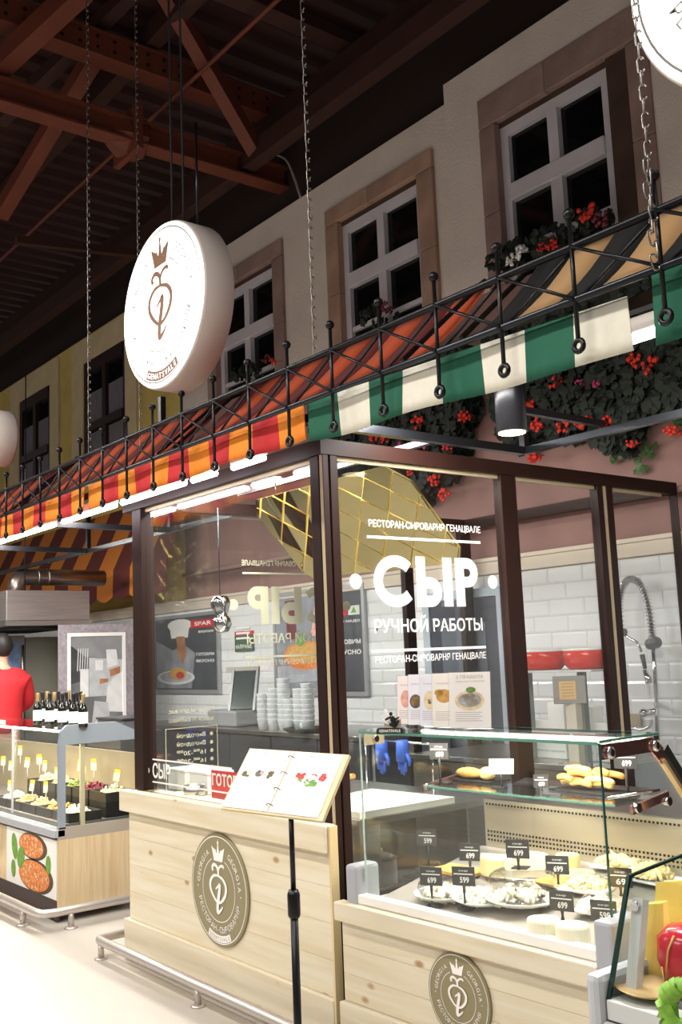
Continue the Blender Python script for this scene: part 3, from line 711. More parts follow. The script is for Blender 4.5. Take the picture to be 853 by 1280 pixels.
# ================================================================== CHEESE DISPLAY CASE
CF = 2.60
dc = thing('display_case', 'pine fronted glass cheese display case with a round emblem', 'display case', (-3.40, CF, 0))
def cb(name, m, parent=dc, label=None, bev=0, **k2):
    return MB().box(k2['x'][0], k2['x'][1], k2['y'][0], k2['y'][1], k2['z'][0], k2['z'][1], bev).build(name, m, parent, label)
for a, b in ((.235, .34), (.34, .445), (.445, .545)):
    cb('plank', M_pine, x=(-3.395, -2.135), y=(CF, CF+.02), z=(a, b-.001), bev=.0012)
cb('cap_board', M_pine, x=(-3.405, -2.125), y=(CF-.035, CF+.02), z=(.545, .618), bev=.006)
cb('plinth_board', M_pine, x=(-3.405, -2.125), y=(CF-.022, CF+.02), z=(.012, .233), bev=.004)
cb('carcass', M_grayp, x=(-3.39, -2.14), y=(CF+.022, 3.36), z=(.012, .60))
cb('front_rail', M_white, x=(-3.31, -2.13), y=(CF-.0, CF+.045), z=(.619, .655), bev=.004)
cb('end_cap', M_grayp, x=(-3.36, -3.285), y=(CF-.005, CF+.12), z=(.60, .765), bev=.015)
cb('end_cap', M_grayp, x=(-2.133, -2.06), y=(CF-.03, CF+.14), z=(.30, .755), bev=.012)
g = cb('front_glass', M_glass, x=(-3.275, -2.105), y=(CF+.03, CF+.038), z=(.655, 1.288))
cb('glass_edge', M_gpale, g, x=(-3.277, -3.274), y=(CF+.03, CF+.038), z=(.70, 1.288))
cb('glass_edge', M_gdk, g, x=(-2.105, -2.101), y=(CF+.03, CF+.038), z=(.74, 1.288))
cb('glass_edge', M_gedge, g, x=(-3.275, -2.105), y=(CF+.026, CF+.030), z=(1.283, 1.293))
g = cb('top_glass', M_glass, x=(-3.275, -2.10), y=(CF+.03, 2.965), z=(1.29, 1.298))
cb('glass_edge', M_gedge, g, x=(-3.275, -2.10), y=(2.965, 2.969), z=(1.29, 1.298))
cb('glass_edge', M_gedge, g, x=(-2.10, -2.096), y=(CF+.03, 2.965), z=(1.29, 1.298))
prof_end = [(CF+.04, .655), (3.34, .655), (3.34, .95), (3.2, 1.02), (2.99, 1.245), (2.95, 1.285), (CF+.04, 1.285)]
M_endred = mat('polished_end_strip', 'b98a84', .18, .85)
for xe in (-3.268, -2.118):
    pe = PL((xe, 0, 0), (0, 1, 0), (0, 0, 1)); MB().prism(prof_end, pe, 0, .006).build('end_glass', M_glass, dc)
    if xe < -3:
        st = cb('end_bracket', M_cream, x=(xe+.007, xe+.012), y=(CF+.04, CF+.15), z=(1.235, 1.283)); MB().lathe([(.014, 0), (.014, .01)], (xe+.012, CF+.1, 1.258), 14, (1, 0, 0)).build('bolt', M_chrome, st); continue
    st = MB().prism([(CF+.045, 1.235), (2.93, 1.235), (2.985, 1.19), (3.03, 1.215), (2.955, 1.283), (CF+.045, 1.283)], pe, .007, .013).build('end_strip', M_endred, dc)
    for yb_ in (CF+.085, 2.945): MB().lathe([(.02, 0), (.02, .012), (.012, .016)], (xe+.013, yb_, 1.255), 16, (1, 0, 0)).build('bolt', M_chrome, st)
    MB().bar((xe+.01, 3.0, 1.245), (xe+.01, 3.3, .90), .025, .03, (0, 1, 1)).build('rear_strut', M_dark, dc)
    MB().bar((xe+.01, 2.985, 1.205), (xe+.01, 3.27, .885), .022, .012, (0, 1, 1)).build('rear_strut', mat('gilt_edge', 'c9ad7c', .4), dc)
cb('rear_rail', M_steel, x=(-3.27, -2.1), y=(2.94, 2.97), z=(1.262, 1.288))
MB().tube([(-3.22, 2.93, 1.272), (-2.14, 2.93, 1.272)], .006, 8).build('led_strip', M_led, dc)
bed0, bedk = .63, .18
MB().add([(-3.27, CF+.05, bed0-.012), (-2.11, CF+.05, bed0-.012), (-2.11, 3.32, bed0+.112), (-3.27, 3.32, bed0+.112), (-3.27, CF+.05, .6), (-2.11, CF+.05, .6), (-2.11, 3.32, .6), (-3.27, 3.32, .6)],
         [(0, 1, 2, 3), (0, 4, 5, 1), (1, 5, 6, 2), (2, 6, 7, 3), (3, 7, 4, 0)]).build('display_deck', mat('deck_steel', 'a39b92', .35, .4), dc)
bp = cb('perforated_panel', mat('beige_steel', 'c9bda6', .35, .5), x=(-3.25, -2.11), y=(3.325, 3.335), z=(.72, .945))
hb = MB()
for z in (.925, .808, .790, .772):
    for i in range(62):
        x = -3.235+i*.018; hb.box(x, x+.008, 3.322, 3.3252, z-.004, z+.004)
hb.build('perforation', M_dark, bp, kind='stuff', fix=False)
MB().add([(-3.25, 3.325, .952), (-2.1, 3.325, .952), (-2.1, 3.62, 1.005), (-3.25, 3.62, 1.005), (-3.25, 3.325, .945), (-2.1, 3.325, .945), (-2.1, 3.62, .998), (-3.25, 3.62, .998)],
         [(0, 1, 2, 3), (4, 7, 6, 5), (0, 4, 5, 1), (1, 5, 6, 2), (2, 6, 7, 3), (3, 7, 4, 0)]).build('rear_worktop', M_steel, dc)
for xx in (-3.2, -2.16): MB().bar((xx, 3.58, 0), (xx, 3.58, .996), .03, up=(1, 0, 0)).build('worktop_leg', M_steel, dc)
cb('shelf_glass', M_glass, x=(-3.22, -2.27), y=(2.93, 3.19), z=(1.040, 1.048)); cb('shelf_edge', M_gedge, x=(-3.22, -2.27), y=(2.926, 2.93), z=(1.040, 1.048))
for xx in (-3.25, -2.22):
    a = MB().bar((xx, 2.95, 1.03), (xx, 3.18, 1.055), .012, .03).build('shelf_bracket', M_endred, dc)
    for yb_ in (2.97, 3.16): MB().lathe([(.016, 0), (.016, .02)], (xx, yb_, 1.037), 14, (1, 0, 0)).build('bolt', M_chrome, a)
MB().tube([(-2.33, 2.97, 1.06), (-2.2, 3.1, 1.085)], .006, 8).build('shelf_rod', M_chrome, dc)
lc = AT(567, 1234, Y=CF-.01); LR = .150; lc.z = .388
dc.rotation_euler = (0, 0, math.radians(2.0))
pq = thing('logo_plaque', 'small round olive emblem plaque on the display case front', 'plaque', (lc.x, CF, lc.z-LR))
off = (lc.x+3.4)*math.tan(math.radians(2)); pq.rotation_euler = (0, 0, math.radians(2))
pq.location.y += off
MB().lathe([(LR, .001), (LR, .008), (LR*.99, .011)], (lc.x, CF, lc.z), 56, (0, -1, 0)).build('disc', M_olive, pq)
logo(PL((lc.x, CF-.011, lc.z), (1, 0, 0), (0, 0, 1)), LR, M_letter, None, pq, .0012, None, M_olive)
area('case_light', (-2.7, 2.92, 1.262), 1.05, .03, 8.5, (1, .92, .78), (math.radians(12), 0, 0))

def BED(px, py):
    d = fw + (px-W/2)/F_PX*RT - (py-H/2)/F_PX*UP
    return EYE + d*((bed0-bedk*2.7-1.6)/(d.z-bedk*d.y))
M_chz = mat('pale_cheese', 'ead79c', .5, 0, .05, 20, sss=1); M_chw = mat('white_cheese', 'f0e7cd', .5, 0, .03, 25)
M_chy = mat('yellow_cheese', 'ecc75a', .5, 0, .08, 14); M_rind = mat('ochre_rind', 'd9a85a', .6, 0, .15, 18)
M_acr = glassmat('acrylic', (.975, .975, .975), 1.4)
def cheese_wheel(p, r, h, m, label, cut=0, rot=0):
    """wheel, or part of one when cut (degrees taken away)"""
    n = 26; a0 = math.radians(rot); sp_ = math.radians(360-cut)
    prof = [(r*.96, 0), (r, h*.08), (r, h*.9), (r*.95, h)]
    mb = MB(); rings = [[(p.x+q*math.cos(a0+sp_*i/n), p.y+q*math.sin(a0+sp_*i/n), p.z+z) for i in range(n+1)] for q, z in prof]
    vs = [v for r_ in rings for v in r_]+[(p.x, p.y, p.z), (p.x, p.y, p.z+h)]; N = n+1; c0, c1 = 4*N, 4*N+1; fs = []
    for j in range(3):
        for i in range(n): fs.append((j*N+i, j*N+i+1, (j+1)*N+i+1, (j+1)*N+i))
    for i in range(n): fs += [(c0, i+1, i), (c1, 3*N+i, 3*N+i+1)]
    if cut:
        fs += [(c0, 0, N, 2*N, 3*N, c1), (c0, c1, 3*N+n, 2*N+n, N+n, n)]
    mb.add(vs, fs); return mb.build('cheese', m, label=label, cat='cheese', base=True)
def heap(mb, p, rx, ry, h, n, r, seed=0):
    rd = random.Random(seed)
    for _ in range(n):
        a = rd.random()*2*PI; q = math.sqrt(rd.random()); x = q*math.cos(a); y = q*math.sin(a)
        z = h*(1-q*q)*(.35+.65*rd.random()); e = r*(.6+.8*rd.random())
        c = Vector((p.x+x*rx, p.y+y*ry, p.z+z)); ax = [Vector((rd.random()-.5, rd.random()-.5, rd.random()-.5)).normalized()*e*k for k in (1, .7, .8)]
        o = [c+ax[0], c-ax[0], c+ax[1].cross(ax[0]).normalized()*e*.7, c-ax[1].cross(ax[0]).normalized()*e*.7, c+Vector((0, 0, e*.7)), c-Vector((0, 0, e*.7))]
        mb.add(o, [(0, 2, 4), (2, 1, 4), (1, 3, 4), (3, 0, 4), (2, 0, 5), (1, 2, 5), (3, 1, 5), (0, 3, 5)], True)
    return mb
cheese_wheel(BED(627, 1092), .085, .075, M_chz, 'half wheel of pale cheese behind the middle price tags', 150, 200)
cheese_wheel(BED(660, 1097), .09, .085, M_chw, 'tall white half wheel of cheese left of the tall price tag', 120, 30)
cheese_wheel(BED(694, 1085), .055, .035, M_chw, 'low white cheese round at the back of the case', 0)
cheese_wheel(BED(711, 1088), .048, .062, M_chz, 'small upright pale cheese round beside the back price tag', 0)
cheese_wheel(BED(722, 1100), .07, .03, M_chz, 'flat pale cheese round on the wooden board', 60, 250)
cheese_wheel(BED(681, 1172), .056, .062, M_chw, 'fresh white cheese round at the front, left of its pair', 0)
cheese_wheel(BED(717, 1180), .056, .062, M_chw, 'fresh white cheese round at the front, right of its pair', 0)
p = BED(712, 1108); MB().box(p.x-.14, p.x+.13, p.y-.06, p.y+.09, p.z-.003, p.z+.012, .004).build('wooden_board', M_rind, label='wooden board under the cheese rounds in the display case', cat='board')
p = BED(570, 1090); MB().box(p.x-.10, p.x+.12, p.y-.05, p.y+.08, p.z-.006, p.z+.012, .004).build('wooden_board', M_rind, label='wooden board at the left back of the display case', cat='board')
# clear domes over plates of curd
def dome(p, r, h, label, seed):
    t = thing('cheese_dome', label, 'dome', p)
    MB().lathe([(0, .004), (r*.9, .004), (r*1.12, .018), (r*1.14, .022), (r*.9, .009), (0, .009)], p, 32).build('plate', M_white, t)
    MB().lathe([(r, .02), (r, h*.7), (r*.96, h*.92), (r*.85, h), (0, h), (0, h-.003), (r*.84, h-.003), (r*.95, h*.92), (r*.985, h*.7), (r*.985, .02)], p, 32).build('cover', M_acr, t)
    heap(MB(), p+Vector((0, 0, .01)), r*.8, r*.8, h*.55, 90, .022, seed).build('curd', M_chw, t, kind='stuff', fix=False)
dome(BED(655, 1128), .125, .11, 'large clear dome over curd cheese with a price tag on top', 3)
dome(BED(556, 1122), .105, .06, 'low clear dome over curd at the left of the case', 4)
p = BED(605, 1128); t = thing('curd_plate', 'white plate of loose curd between the two domes', 'plate', p)
MB().lathe([(0, .004), (.09, .004), (.12, .02), (.09, .01), (0, .01)], p, 28).build('plate', M_white, t); heap(MB(), p+Vector((0, 0, .01)), .08, .08, .04, 70, .02, 5).build('curd', M_chw, t, kind='stuff', fix=False)
# packed trays and bags of grated cheese on the right
def pack(p, sx, sy, sz, rot, label, m=M_chz, seed=1):
    t = thing('cheese_pack', label, 'package', p); R = Matrix.Rotation(rot, 3, 'Z')
    q = MB().box(p.x-sx, p.x+sx, p.y-sy, p.y+sy, p.z, p.z+.012, .004); q.build('tray', M_white, t)
    heap(MB(), p+Vector((0, 0, .012)), sx*.9, sy*.9, sz, 120, .02, seed).build('shreds', m, t, kind='stuff', fix=False)
    n = 12; vs = []; fs = []
    for j in range(n+1):
        for i in range(n+1):
            u, v = i/n*2-1, j/n*2-1; k = max(0, (1-u**4)*(1-v**4))
            vs.append((p.x+u*sx, p.y+v*sy, p.z+.012+k*(sz+.012)+random.random()*.004*k))
    for j in range(n):
        for i in range(n): q0 = j*(n+1)+i; fs.append((q0, q0+1, q0+n+2, q0+n+1))
    MB().add(vs, fs, True).build('film', M_acr, t, fix=False); t.rotation_euler = (0, 0, rot)
pack(BED(735, 1112), .09, .07, .03, .2, 'film wrapped tray of cheese on the wooden board', M_chz, 8)
pack(BED(775, 1085), .10, .06, .035, .1, 'bag of grated cheese at the back right of the case', M_chz, 9)
pack(BED(815, 1100), .10, .07, .045, -.1, 'large bag of grated cheese at the right edge', M_chz, 10)
pack(BED(752, 1140), .085, .06, .035, .3, 'film wrapped tray of cheese by the right glass edge', M_chw, 11)
# price tags
M_tag = mat('dark_tag', '3a3838', .4); M_tagl = mat('tag_white', 'f2efea', .5)
def price_tag(p, txt, label, h=.10, w=.088, ph=.068, yaw=30, base=True):
    a = math.radians(yaw); u = Vector((math.cos(a), math.sin(a), 0)); t = thing('price_tag', label, 'price tag', p, 'black price tags in the cheese case')
    nrm = Vector((math.sin(a), -math.cos(a), 0))
    pl = PL(p+Vector((0, 0, h)), u, (0, 0, 1)); q = Vector(p)
    pt_ = MB().prism([(-w/2, 0), (w/2, 0), (w/2, ph), (-w/2, ph)], pl, -.002, .002).build('plate', M_tag, t)
    mb = MB(); text(mb, txt, pl, -w*.16, w*.24, ph*.14, ph*.46, .0026, .02); text(mb, 'сыр', pl, -w*.2, w*.2, ph*.72, ph*.82, .0026, .01)
    mb.sheet([(-w*.42, ph*.58), (w*.42, ph*.58), (w*.42, ph*.64), (-w*.42, ph*.64)], pl, .0026)
    mb.build('digits', M_tagl, pt_, kind='stuff', fix=False)
    MB().tube([q, q+Vector((0, 0, h*.35)), q+Vector((0, 0, h*.55)), q+Vector((0, 0, h+.004))], [.007, .005, .004, .007], 8).build('stem', M_dark, t)
    if base: MB().prism([(-.03, 0), (.03, 0), (.035, .05), (-.025, .05)], PL(q+Vector((0, 0, .001)), u, nrm*-1), 0, .004).build('foot', M_dark, t)
    return t
def stand_tag(px, py_plate_bot, py_foot, txt, label, yaw=30, **k2):
    p = BED(px, py_foot); q = AT(px-1, py_plate_bot, Y=p.y); return price_tag(p, txt, label, max(.03, q.z-p.z), yaw=yaw, **k2)
stand_tag(536, 1057, 1082, '599', 'price tag reading 599 standing alone at the left of the bed')
stand_tag(589, 1076, 1098, '699', 'price tag before the pale half wheel')
p = BED(655, 1128); q = AT(648, 1073, Y=p.y); price_tag(Vector((q.x, p.y, p.z+.115)), '699', 'price tag standing on the large clear dome', max(.04, q.z-p.z-.115), yaw=30)
stand_tag(541, 1107, 1135, '699', 'price tag before the low clear dome')
stand_tag(582, 1107, 1138, '599', 'price tag standing left of the large dome')
stand_tag(699, 1093, 1112, '699', 'price tag before the small upright cheese round')
stand_tag(704, 1140, 1150, '699', 'price tag leaning behind the white cheese pair', 20, base=False)
stand_tag(757, 1152, 1165, '599', 'price tag reading 599 beside the right grey end cap', 25, base=False)
stand_tag(777, 1113, 1120, '69', 'price tag before the bag of grated cheese', 25, base=False)
ZS = 1.049
def shelf(px, py): return AT(px, py, Z=ZS)
def ontag(px, pb, pf, txt, lb):
    p = shelf(px, pf); q = AT(px, pb, Y=p.y); price_tag(p, txt, lb, max(.03, q.z-p.z), .085, .066, 25)
ontag(551, 949, 980, '699', 'price tag on the glass shelf in front of the sliced bread')
ontag(786, 961, 996, '699', 'maroon-looking price tag on the glass shelf at the right end')
p = shelf(690, 990); price_tag(p+Vector((-.05, .0, .0)), '699', 'small tag tilted on the shelf beside the bread sticks', .012, .06, .05, 25, False)
p = shelf(628, 985); t = thing('card_holder', 'cream card on a clip stand in the middle of the glass shelf', 'card', p)
pl = PL(p+Vector((.0, 0, .055)), (.85, .5, 0), (-.15, .2, .9)); MB().prism([(-.05, 0), (.05, 0), (.05, .06), (-.05, .06)], pl, -.001, .001).build('card', mat('cream_card', 'f3ead2', .6), t)
MB().prism(ell(0, .035, .01, .015, 14), pl, .0012, .0016).build('print', M_chy, t)
MB().tube([p, p+Vector((.0, .0, .03)), p+Vector((0, 0, .058))], .004, 6).build('stem', M_dark, t); MB().box(p.x-.05, p.x+.02, p.y-.012, p.y+.012, p.z, p.z+.004).build('foot', M_dark, t)
# bread under clear covers
M_bread = mat('golden_bread', 'd9a053', .6, 0, .25, 25, bump=.3); M_bun = mat('pale_bun', 'e6c47e', .6, 0, .15, 25)
def cover(p, sx, sy, sz, label):
    t = thing('bread_cover', label, 'cover', p); a = .02
    vs = [(p.x-sx, p.y-sy, p.z+.002), (p.x+sx, p.y-sy, p.z+.002), (p.x+sx, p.y+sy, p.z+.002), (p.x-sx, p.y+sy, p.z+.002), (p.x-sx+a, p.y-sy+a, p.z+sz), (p.x+sx-a, p.y-sy+a, p.z+sz), (p.x+sx-a, p.y+sy-a, p.z+sz), (p.x-sx+a, p.y+sy-a, p.z+sz)]
    MB().add(vs, [(0, 1, 5, 4), (1, 2, 6, 5), (2, 3, 7, 6), (3, 0, 4, 7), (4, 5, 6, 7)]).build('clear_box', M_acr, t)
    MB().box(p.x-sx+.012, p.x+sx-.012, p.y-sy+.012, p.y+sy-.012, p.z+.001, p.z+.006).build('tray', M_dark, t)
p = shelf(590, 977); cover(p+Vector((-.02, .05, 0)), .15, .075, .085, 'clear box cover over a loaf and a bun')
c = p+Vector((-.05, .04, .03)); MB().ball(c, .03, 2, (2.6, 1.2, .8), .06).build('bread_loaf', M_bread, label='golden bread loaf under the left clear cover', cat='bread')
c = p+Vector((.06, .035, .034)); MB().ball(c, .034, 2, (1.1, 1, .85), .04).build('bread_bun', M_bun, label='round pale bun under the left clear cover', cat='bread')
p = shelf(738, 992); pb = p+Vector((-.03, .045, 0)); cover(pb, .17, .075, .10, 'clear box cover over a pile of bread sticks')
rd = random.Random(3)
for i in range(11):
    c = pb+Vector((-.10+.017*i+rd.uniform(-.02, .02), rd.uniform(-.03, .03), .022+.016*(i % 4)+rd.uniform(0, .008))); a = rd.uniform(-.5, .5); L_ = rd.uniform(.04, .07)
    dx, dy = math.cos(a)*L_, math.sin(a)*.03
    lo = max(pb.x-.14, c.x-dx); hi = min(pb.x+.14, c.x+dx)
    MB().tube(spline([(lo, c.y-dy, c.z), (c.x, c.y, c.z+.008), (hi, c.y+dy, c.z-.002)], 4), [.007]+[.0125]*7+[.007], 8).build('bread_stick', M_bread if i % 3 else M_bun, label='curved golden bread stick piled under the right clear cover', cat='bread', group='bread sticks under the clear cover')
# on the top glass: acrylic menu holders and dancers stand
ZT = 1.299
def card(px0, px1, pyt, pyb, dpt, label, prints, col, yaw=26):
    a = math.radians(yaw); u = Vector((math.cos(a), math.sin(a), 0)); o = AT((px0+px1)/2, pyb, Z=ZT); o = o+Vector((math.sin(a), -math.cos(a), 0))*dpt
    D = (o-EYE).dot(fw); w = (px1-px0)*D/F_PX/abs(u.dot(RT)); h = (pyb-pyt)*D/F_PX
    pl = PL(o, u, Vector((-math.sin(a)*.12, math.cos(a)*.12, 1)))
    t = thing('menu_card', label, 'menu card', o, 'menu cards on the case top')
    MB().prism([(-w/2, .015), (w/2, .015), (w/2, h), (-w/2, h)], pl, -.001, .001).build('sheet', mat('card_'+col, col, .6), t)
    MB().prism([(-w/2-.004, .0), (w/2+.004, .0), (w/2+.004, h+.003), (-w/2-.004, h+.003)], pl, .0015, .0035).build('holder', M_acr, t)
    MB().prism([(-w/2, 0), (w/2, 0), (w/2, .012), (-w/2, .012)], pl, -.03, .03).build('foot', M_acr, t)
    for (cx, cy, rx, ry, m) in prints: MB().sheet(ell(cx*w, cy*h, rx*w, ry*h, 20), pl, .0012).build('food_print', m, t, fix=False)
    ln = MB()
    for i in range(5): ln.sheet([(-w*.35, h*(.32-.035*i)), (w*(.3-.06*(i % 2)), h*(.32-.035*i)), (w*(.3-.06*(i % 2)), h*(.328-.035*i)), (-w*.35, h*(.328-.035*i))], pl, .0012)
    if w > .1: text(ln, '5 ПРАВИЛА', pl, -w*.32, w*.34, h*.89, h*.95, .0012, 0); text(ln, 'СЫРНОЙ ТАРЕЛКИ', pl, -w*.34, w*.36, h*.83, h*.865, .0012, 0)
    else: text(ln, 'Хачапури', pl, -w*.3, w*.25, h*.80, h*.84, .0012, 0)
    ln.build('print_lines', mat('grey_print', 'a99c94', .7), t, kind='stuff', fix=False)
M_p1 = mat('food_cream', 'e8d3ae', .6, 0, .2, 40); M_p2 = mat('food_gold', 'cf9b4d', .6, 0, .3, 40); M_p3 = mat('food_pink', 'e3a79b', .6, 0, .3, 40); M_pg = mat('herb_green', '6a9a3a', .6, 0, .3, 40); M_pd = mat('food_dark', '5b5a5c', .6, 0, .4, 40)
card(495, 512, 846, 910, -.02, 'pale pink menu card at the left end of the row', [(.1, .55, .35, .17, M_p3)], 'f3e6e2')
card(510, 528, 844, 911, -.01, 'menu card with a dark tray picture, second in the row', [(0, .5, .4, .13, M_pd), (0, .5, .3, .1, M_p2)], 'eeeaf0')
card(526, 545, 843, 912, 0, 'menu card with a bowl picture in the middle of the row', [(.1, .52, .35, .17, M_p1), (.12, .5, .12, .05, M_pd)], 'e9e8f2')
card(543, 569, 842, 913, .01, 'menu card with a bread picture, fourth in the row', [(.05, .6, .38, .12, M_p2), (-.2, .66, .2, .06, M_p2)], 'f5ede4')
card(567, 616, 840, 914, .03, 'widest menu card with a cheese plate picture and heading', [(0, .52, .36, .17, M_p1), (0, .53, .28, .12, mat('plate_grey', 'c9c6c6', .5, 0, .3, 30)), (.02, .60, .12, .05, M_p2), (.03, .70, .12, .05, M_pg)], 'f6efeb')
o = AT(489, 917, Z=ZT); a = math.radians(30); u = (math.cos(a), math.sin(a), 0); pl = PL(o, u, (0, 0, 1))
t = thing('dancer_stand', 'black cut-out stand of a dancing figure on the case top', 'stand', o)
k_ = .0032
MB().prism([(x*k_, y*k_) for x, y in ((-17, 0), (17, 0), (17, 5), (14, 7), (-14, 7), (-17, 5))], pl, -.012, .012).build('base', M_dark, t)
mb = MB(); text(mb, 'GENATSVALE', pl, -13.5*k_, 13.5*k_, 1.8*k_, 5.2*k_, .0126, .02); mb.build('lettering', M_tagl, t, kind='stuff', fix=False)
fig = [[(3, 7), (7, 7), (9, 12), (5, 14)], [(4, 7), (7, 14), (3, 17), (0, 12), (-2, 14), (-1, 9)], [(8, 8), (12, 15), (9, 16), (5, 12)], [(0, 14), (7, 13), (7, 18), (3, 21), (0, 19)], [(0, 18), (-6, 15), (-7, 17), (1, 21)], [(5, 17), (11, 20), (11, 18), (6, 15)], ell(1, 23, 2.1, 2.4, 12)]
mb = MB()
for f_ in fig: mb.prism([(x*k_, y*k_) for x, y in f_], pl, -.002, .002)
mb.build('dancer', M_dark, t)
mb = MB()
for f_ in fig: mb.prism([((x-10)*k_, (y+3)*k_) for x, y in f_], pl, -.03, -.027)
mb.build('dancer', M_white, t, 'white dancer behind the black one')
MB().prism([(x*k_, y*k_) for x, y in ((-12, 7), (10, 7), (10, 16), (-12, 16))], pl, -.034, -.031).build('backing', M_cream, t)

# ================================================================== FRONT CHILLER at the right edge
XC = -1.93
def E(px, py): q = AT(px, py, X=XC); return (q.y, q.z)
fc = thing('open_chiller', 'grey chiller with slanted glass and wedges of yellow cheese at right edge', 'chiller', (XC, 2.6, 0))
e_top, e_bk, e_bot = E(785, 1095), E(870, 1062), E(760, 1250)
pe = PL((XC, 0, 0), (0, 1, 0), (0, 0, 1))
y_b, z_b = e_bot
MB().prism([e_bot, (3.12, z_b), (3.12, e_bk[1]), e_bk, e_top], pe, 0, .008).build('end_glass', M_glass, fc)
gm = mat('dark_glass_edge', '14302a', .15)
MB().bar((XC+.004, e_top[0], e_top[1]), (XC+.004, e_bk[0], e_bk[1]), .008, .009, (1, 0, 0)).build('glass_edge', gm, fc)
MB().bar((XC+.004, e_top[0], e_top[1]), (XC+.004, e_bot[0], e_bot[1]), .010, .012, (1, 0, 0)).build('glass_edge', gm, fc)
fgl = [(XC+.01, e_top[0], e_top[1]), (-1.0, e_top[0], e_top[1]), (-1.0, y_b+.008, z_b), (XC+.01, y_b+.008, z_b)]
MB().add([Vector(v)+Vector((0, d, 0)) for d in (0, .006) for v in fgl], [(0, 1, 2, 3), (7, 6, 5, 4), (0, 4, 5, 1), (1, 5, 6, 2), (2, 6, 7, 3), (3, 7, 4, 0)]).build('front_glass', M_glass, fc)
MB().box(XC-.055, XC-.003, y_b-.03, 3.1, .02, z_b+.07, .02).build('end_cap', mat('light_grey_plastic', 'b9bcc2', .4), fc)
M_lgrey = mat('pale_grey_metal', 'c9cac8', .4)
MB().box(XC+.002, -1.0, y_b-.01, y_b+.07, z_b-.05, z_b+.004, .004).build('glass_channel', M_lgrey, fc)
MB().tube([(XC+.0, y_b-.012, z_b-.075), (-1.0, y_b-.012, z_b-.075)], .022, 12).build('bumper', M_lgrey, fc)
MB().box(XC+.002, -1.0, y_b+.0, 3.1, .02, z_b-.052).build('body', mat('slate_grey', '6c7078', .5), fc)
MB().bar((XC+.035, y_b+.07, z_b), (XC+.035, y_b+.14, e_top[1]-.06), .03, .035, (1, 0, 0)).build('stay', M_lgrey, fc)
MB().lathe([(.014, 0), (.014, .01)], (XC+.035, y_b+.115, e_top[1]-.075), 14, (0, -1, 0)).build('bolt', M_chrome, fc)
deck = MB().box(XC+.01, -1.0, y_b+.075, 3.08, z_b-.05, z_b+.012).build('deck', mat('dark_grille', '8b8a86', .4, .5), fc)
gb = MB()
for i in range(26): gb.box(XC+.02+i*.02, XC+.03+i*.02, y_b+.08, y_b+.34, z_b+.012, z_b+.018)
for i in range(13): gb.box(XC+.02, XC+.55, y_b+.085+i*.02, y_b+.09+i*.02, z_b+.013, z_b+.0185)
gb.build('grille', M_steel, fc, kind='stuff', fix=False)
# wedges of cheese in the chiller
def wedge(px, py, w, d, h, rot, label, m=M_chy):
    q = AT(px, py, Z=z_b+.02); R = Matrix.Rotation(rot, 3, 'Z')
    vs = [(-w/2, -d/2, 0), (w/2, -d/2, 0), (w/2, d/2, 0), (-w/2, d/2, 0), (-w/2*.9, -d/2+h*.25, h*.92), (w/2*.9, -d/2+h*.25, h), (w/2*.9, d/2, h), (-w/2*.9, d/2, h*.9)]
    MB().add([q+R @ Vector(v) for v in vs], [(0, 3, 2, 1), (4, 5, 6, 7), (0, 1, 5, 4), (1, 2, 6, 5), (2, 3, 7, 6), (3, 0, 4, 7)]).build('cheese_wedge', m, label=label, cat='cheese', base=True)
wedge(815, 1215, .11, .09, .20, .3, 'tall yellow cheese wedge at the left end of the chiller')
wedge(845, 1200, .12, .09, .24, .1, 'yellow cheese block behind the red wrapped one')
wedge(868, 1190, .10, .08, .22, -.1, 'yellow cheese wedge cut off by the right edge')
p = AT(862, 1226, Z=z_b+.02); t = thing('wrapped_cheese', 'red wax wrapped cheese tied with string in the chiller', 'cheese', p)
MB().lathe([(.03, 0), (.07, .01), (.085, .06), (.08, .12), (.05, .15), (.0, .155)], p, 24).build('wax', mat('red_wax', 'c0182f', .2), t)
MB().tube([(p.x-.03, p.y-.084, p.z+.05), (p.x-.02, p.y-.088, p.z+.0), (p.x, p.y-.09, p.z+.1), (p.x+.01, p.y-.07, p.z+.14)], .003, 6).build('string', M_rind, t)
p = AT(815, 1238, Z=z_b+.02); MB().lathe([(0, 0), (.08, .0), (.1, .012), (.08, .006), (0, .006)], p, 28).build('serving_plate', mat('wood_plate', 'cfae7a', .5), label='thin wooden plate below the tall yellow wedge', cat='plate')
t = thing('lettuce', 'bunch of green lettuce at the bottom right corner', 'lettuce', AT(860, 1264, Y=y_b-.03))
pc = AT(860, 1264, Y=y_b-.035)
for i in range(14):
    a = 2*PI*i/14; c = pc+Vector((math.cos(a)*.03, random.uniform(-.02, .01), math.sin(a)*.03)); n = 6; vs = []; fs = []
    for j in range(n+1):
        for q in range(n+1):
            u_, v_ = q/n-.5, j/n; wv = .012*math.sin(u_*22+i)*v_
            vs.append(c+Vector((math.cos(a)*v_*.05-math.sin(a)*u_*.06, -.02*math.sin(v_*3)+wv, math.sin(a)*v_*.05+math.cos(a)*u_*.06)))
    for j in range(n):
        for q in range(n): k0 = j*(n+1)+q; fs.append((k0, k0+1, k0+n+2, k0+n+1))
    MB().add(vs, fs, True).build('leaf', mat('lettuce_green', '7fae3c', .5, 0, .3, 30), t, fix=False)
area('chiller_light', (-1.5, 2.95, e_bk[1]+.02), .8, .04, 5, (1, .95, .86))

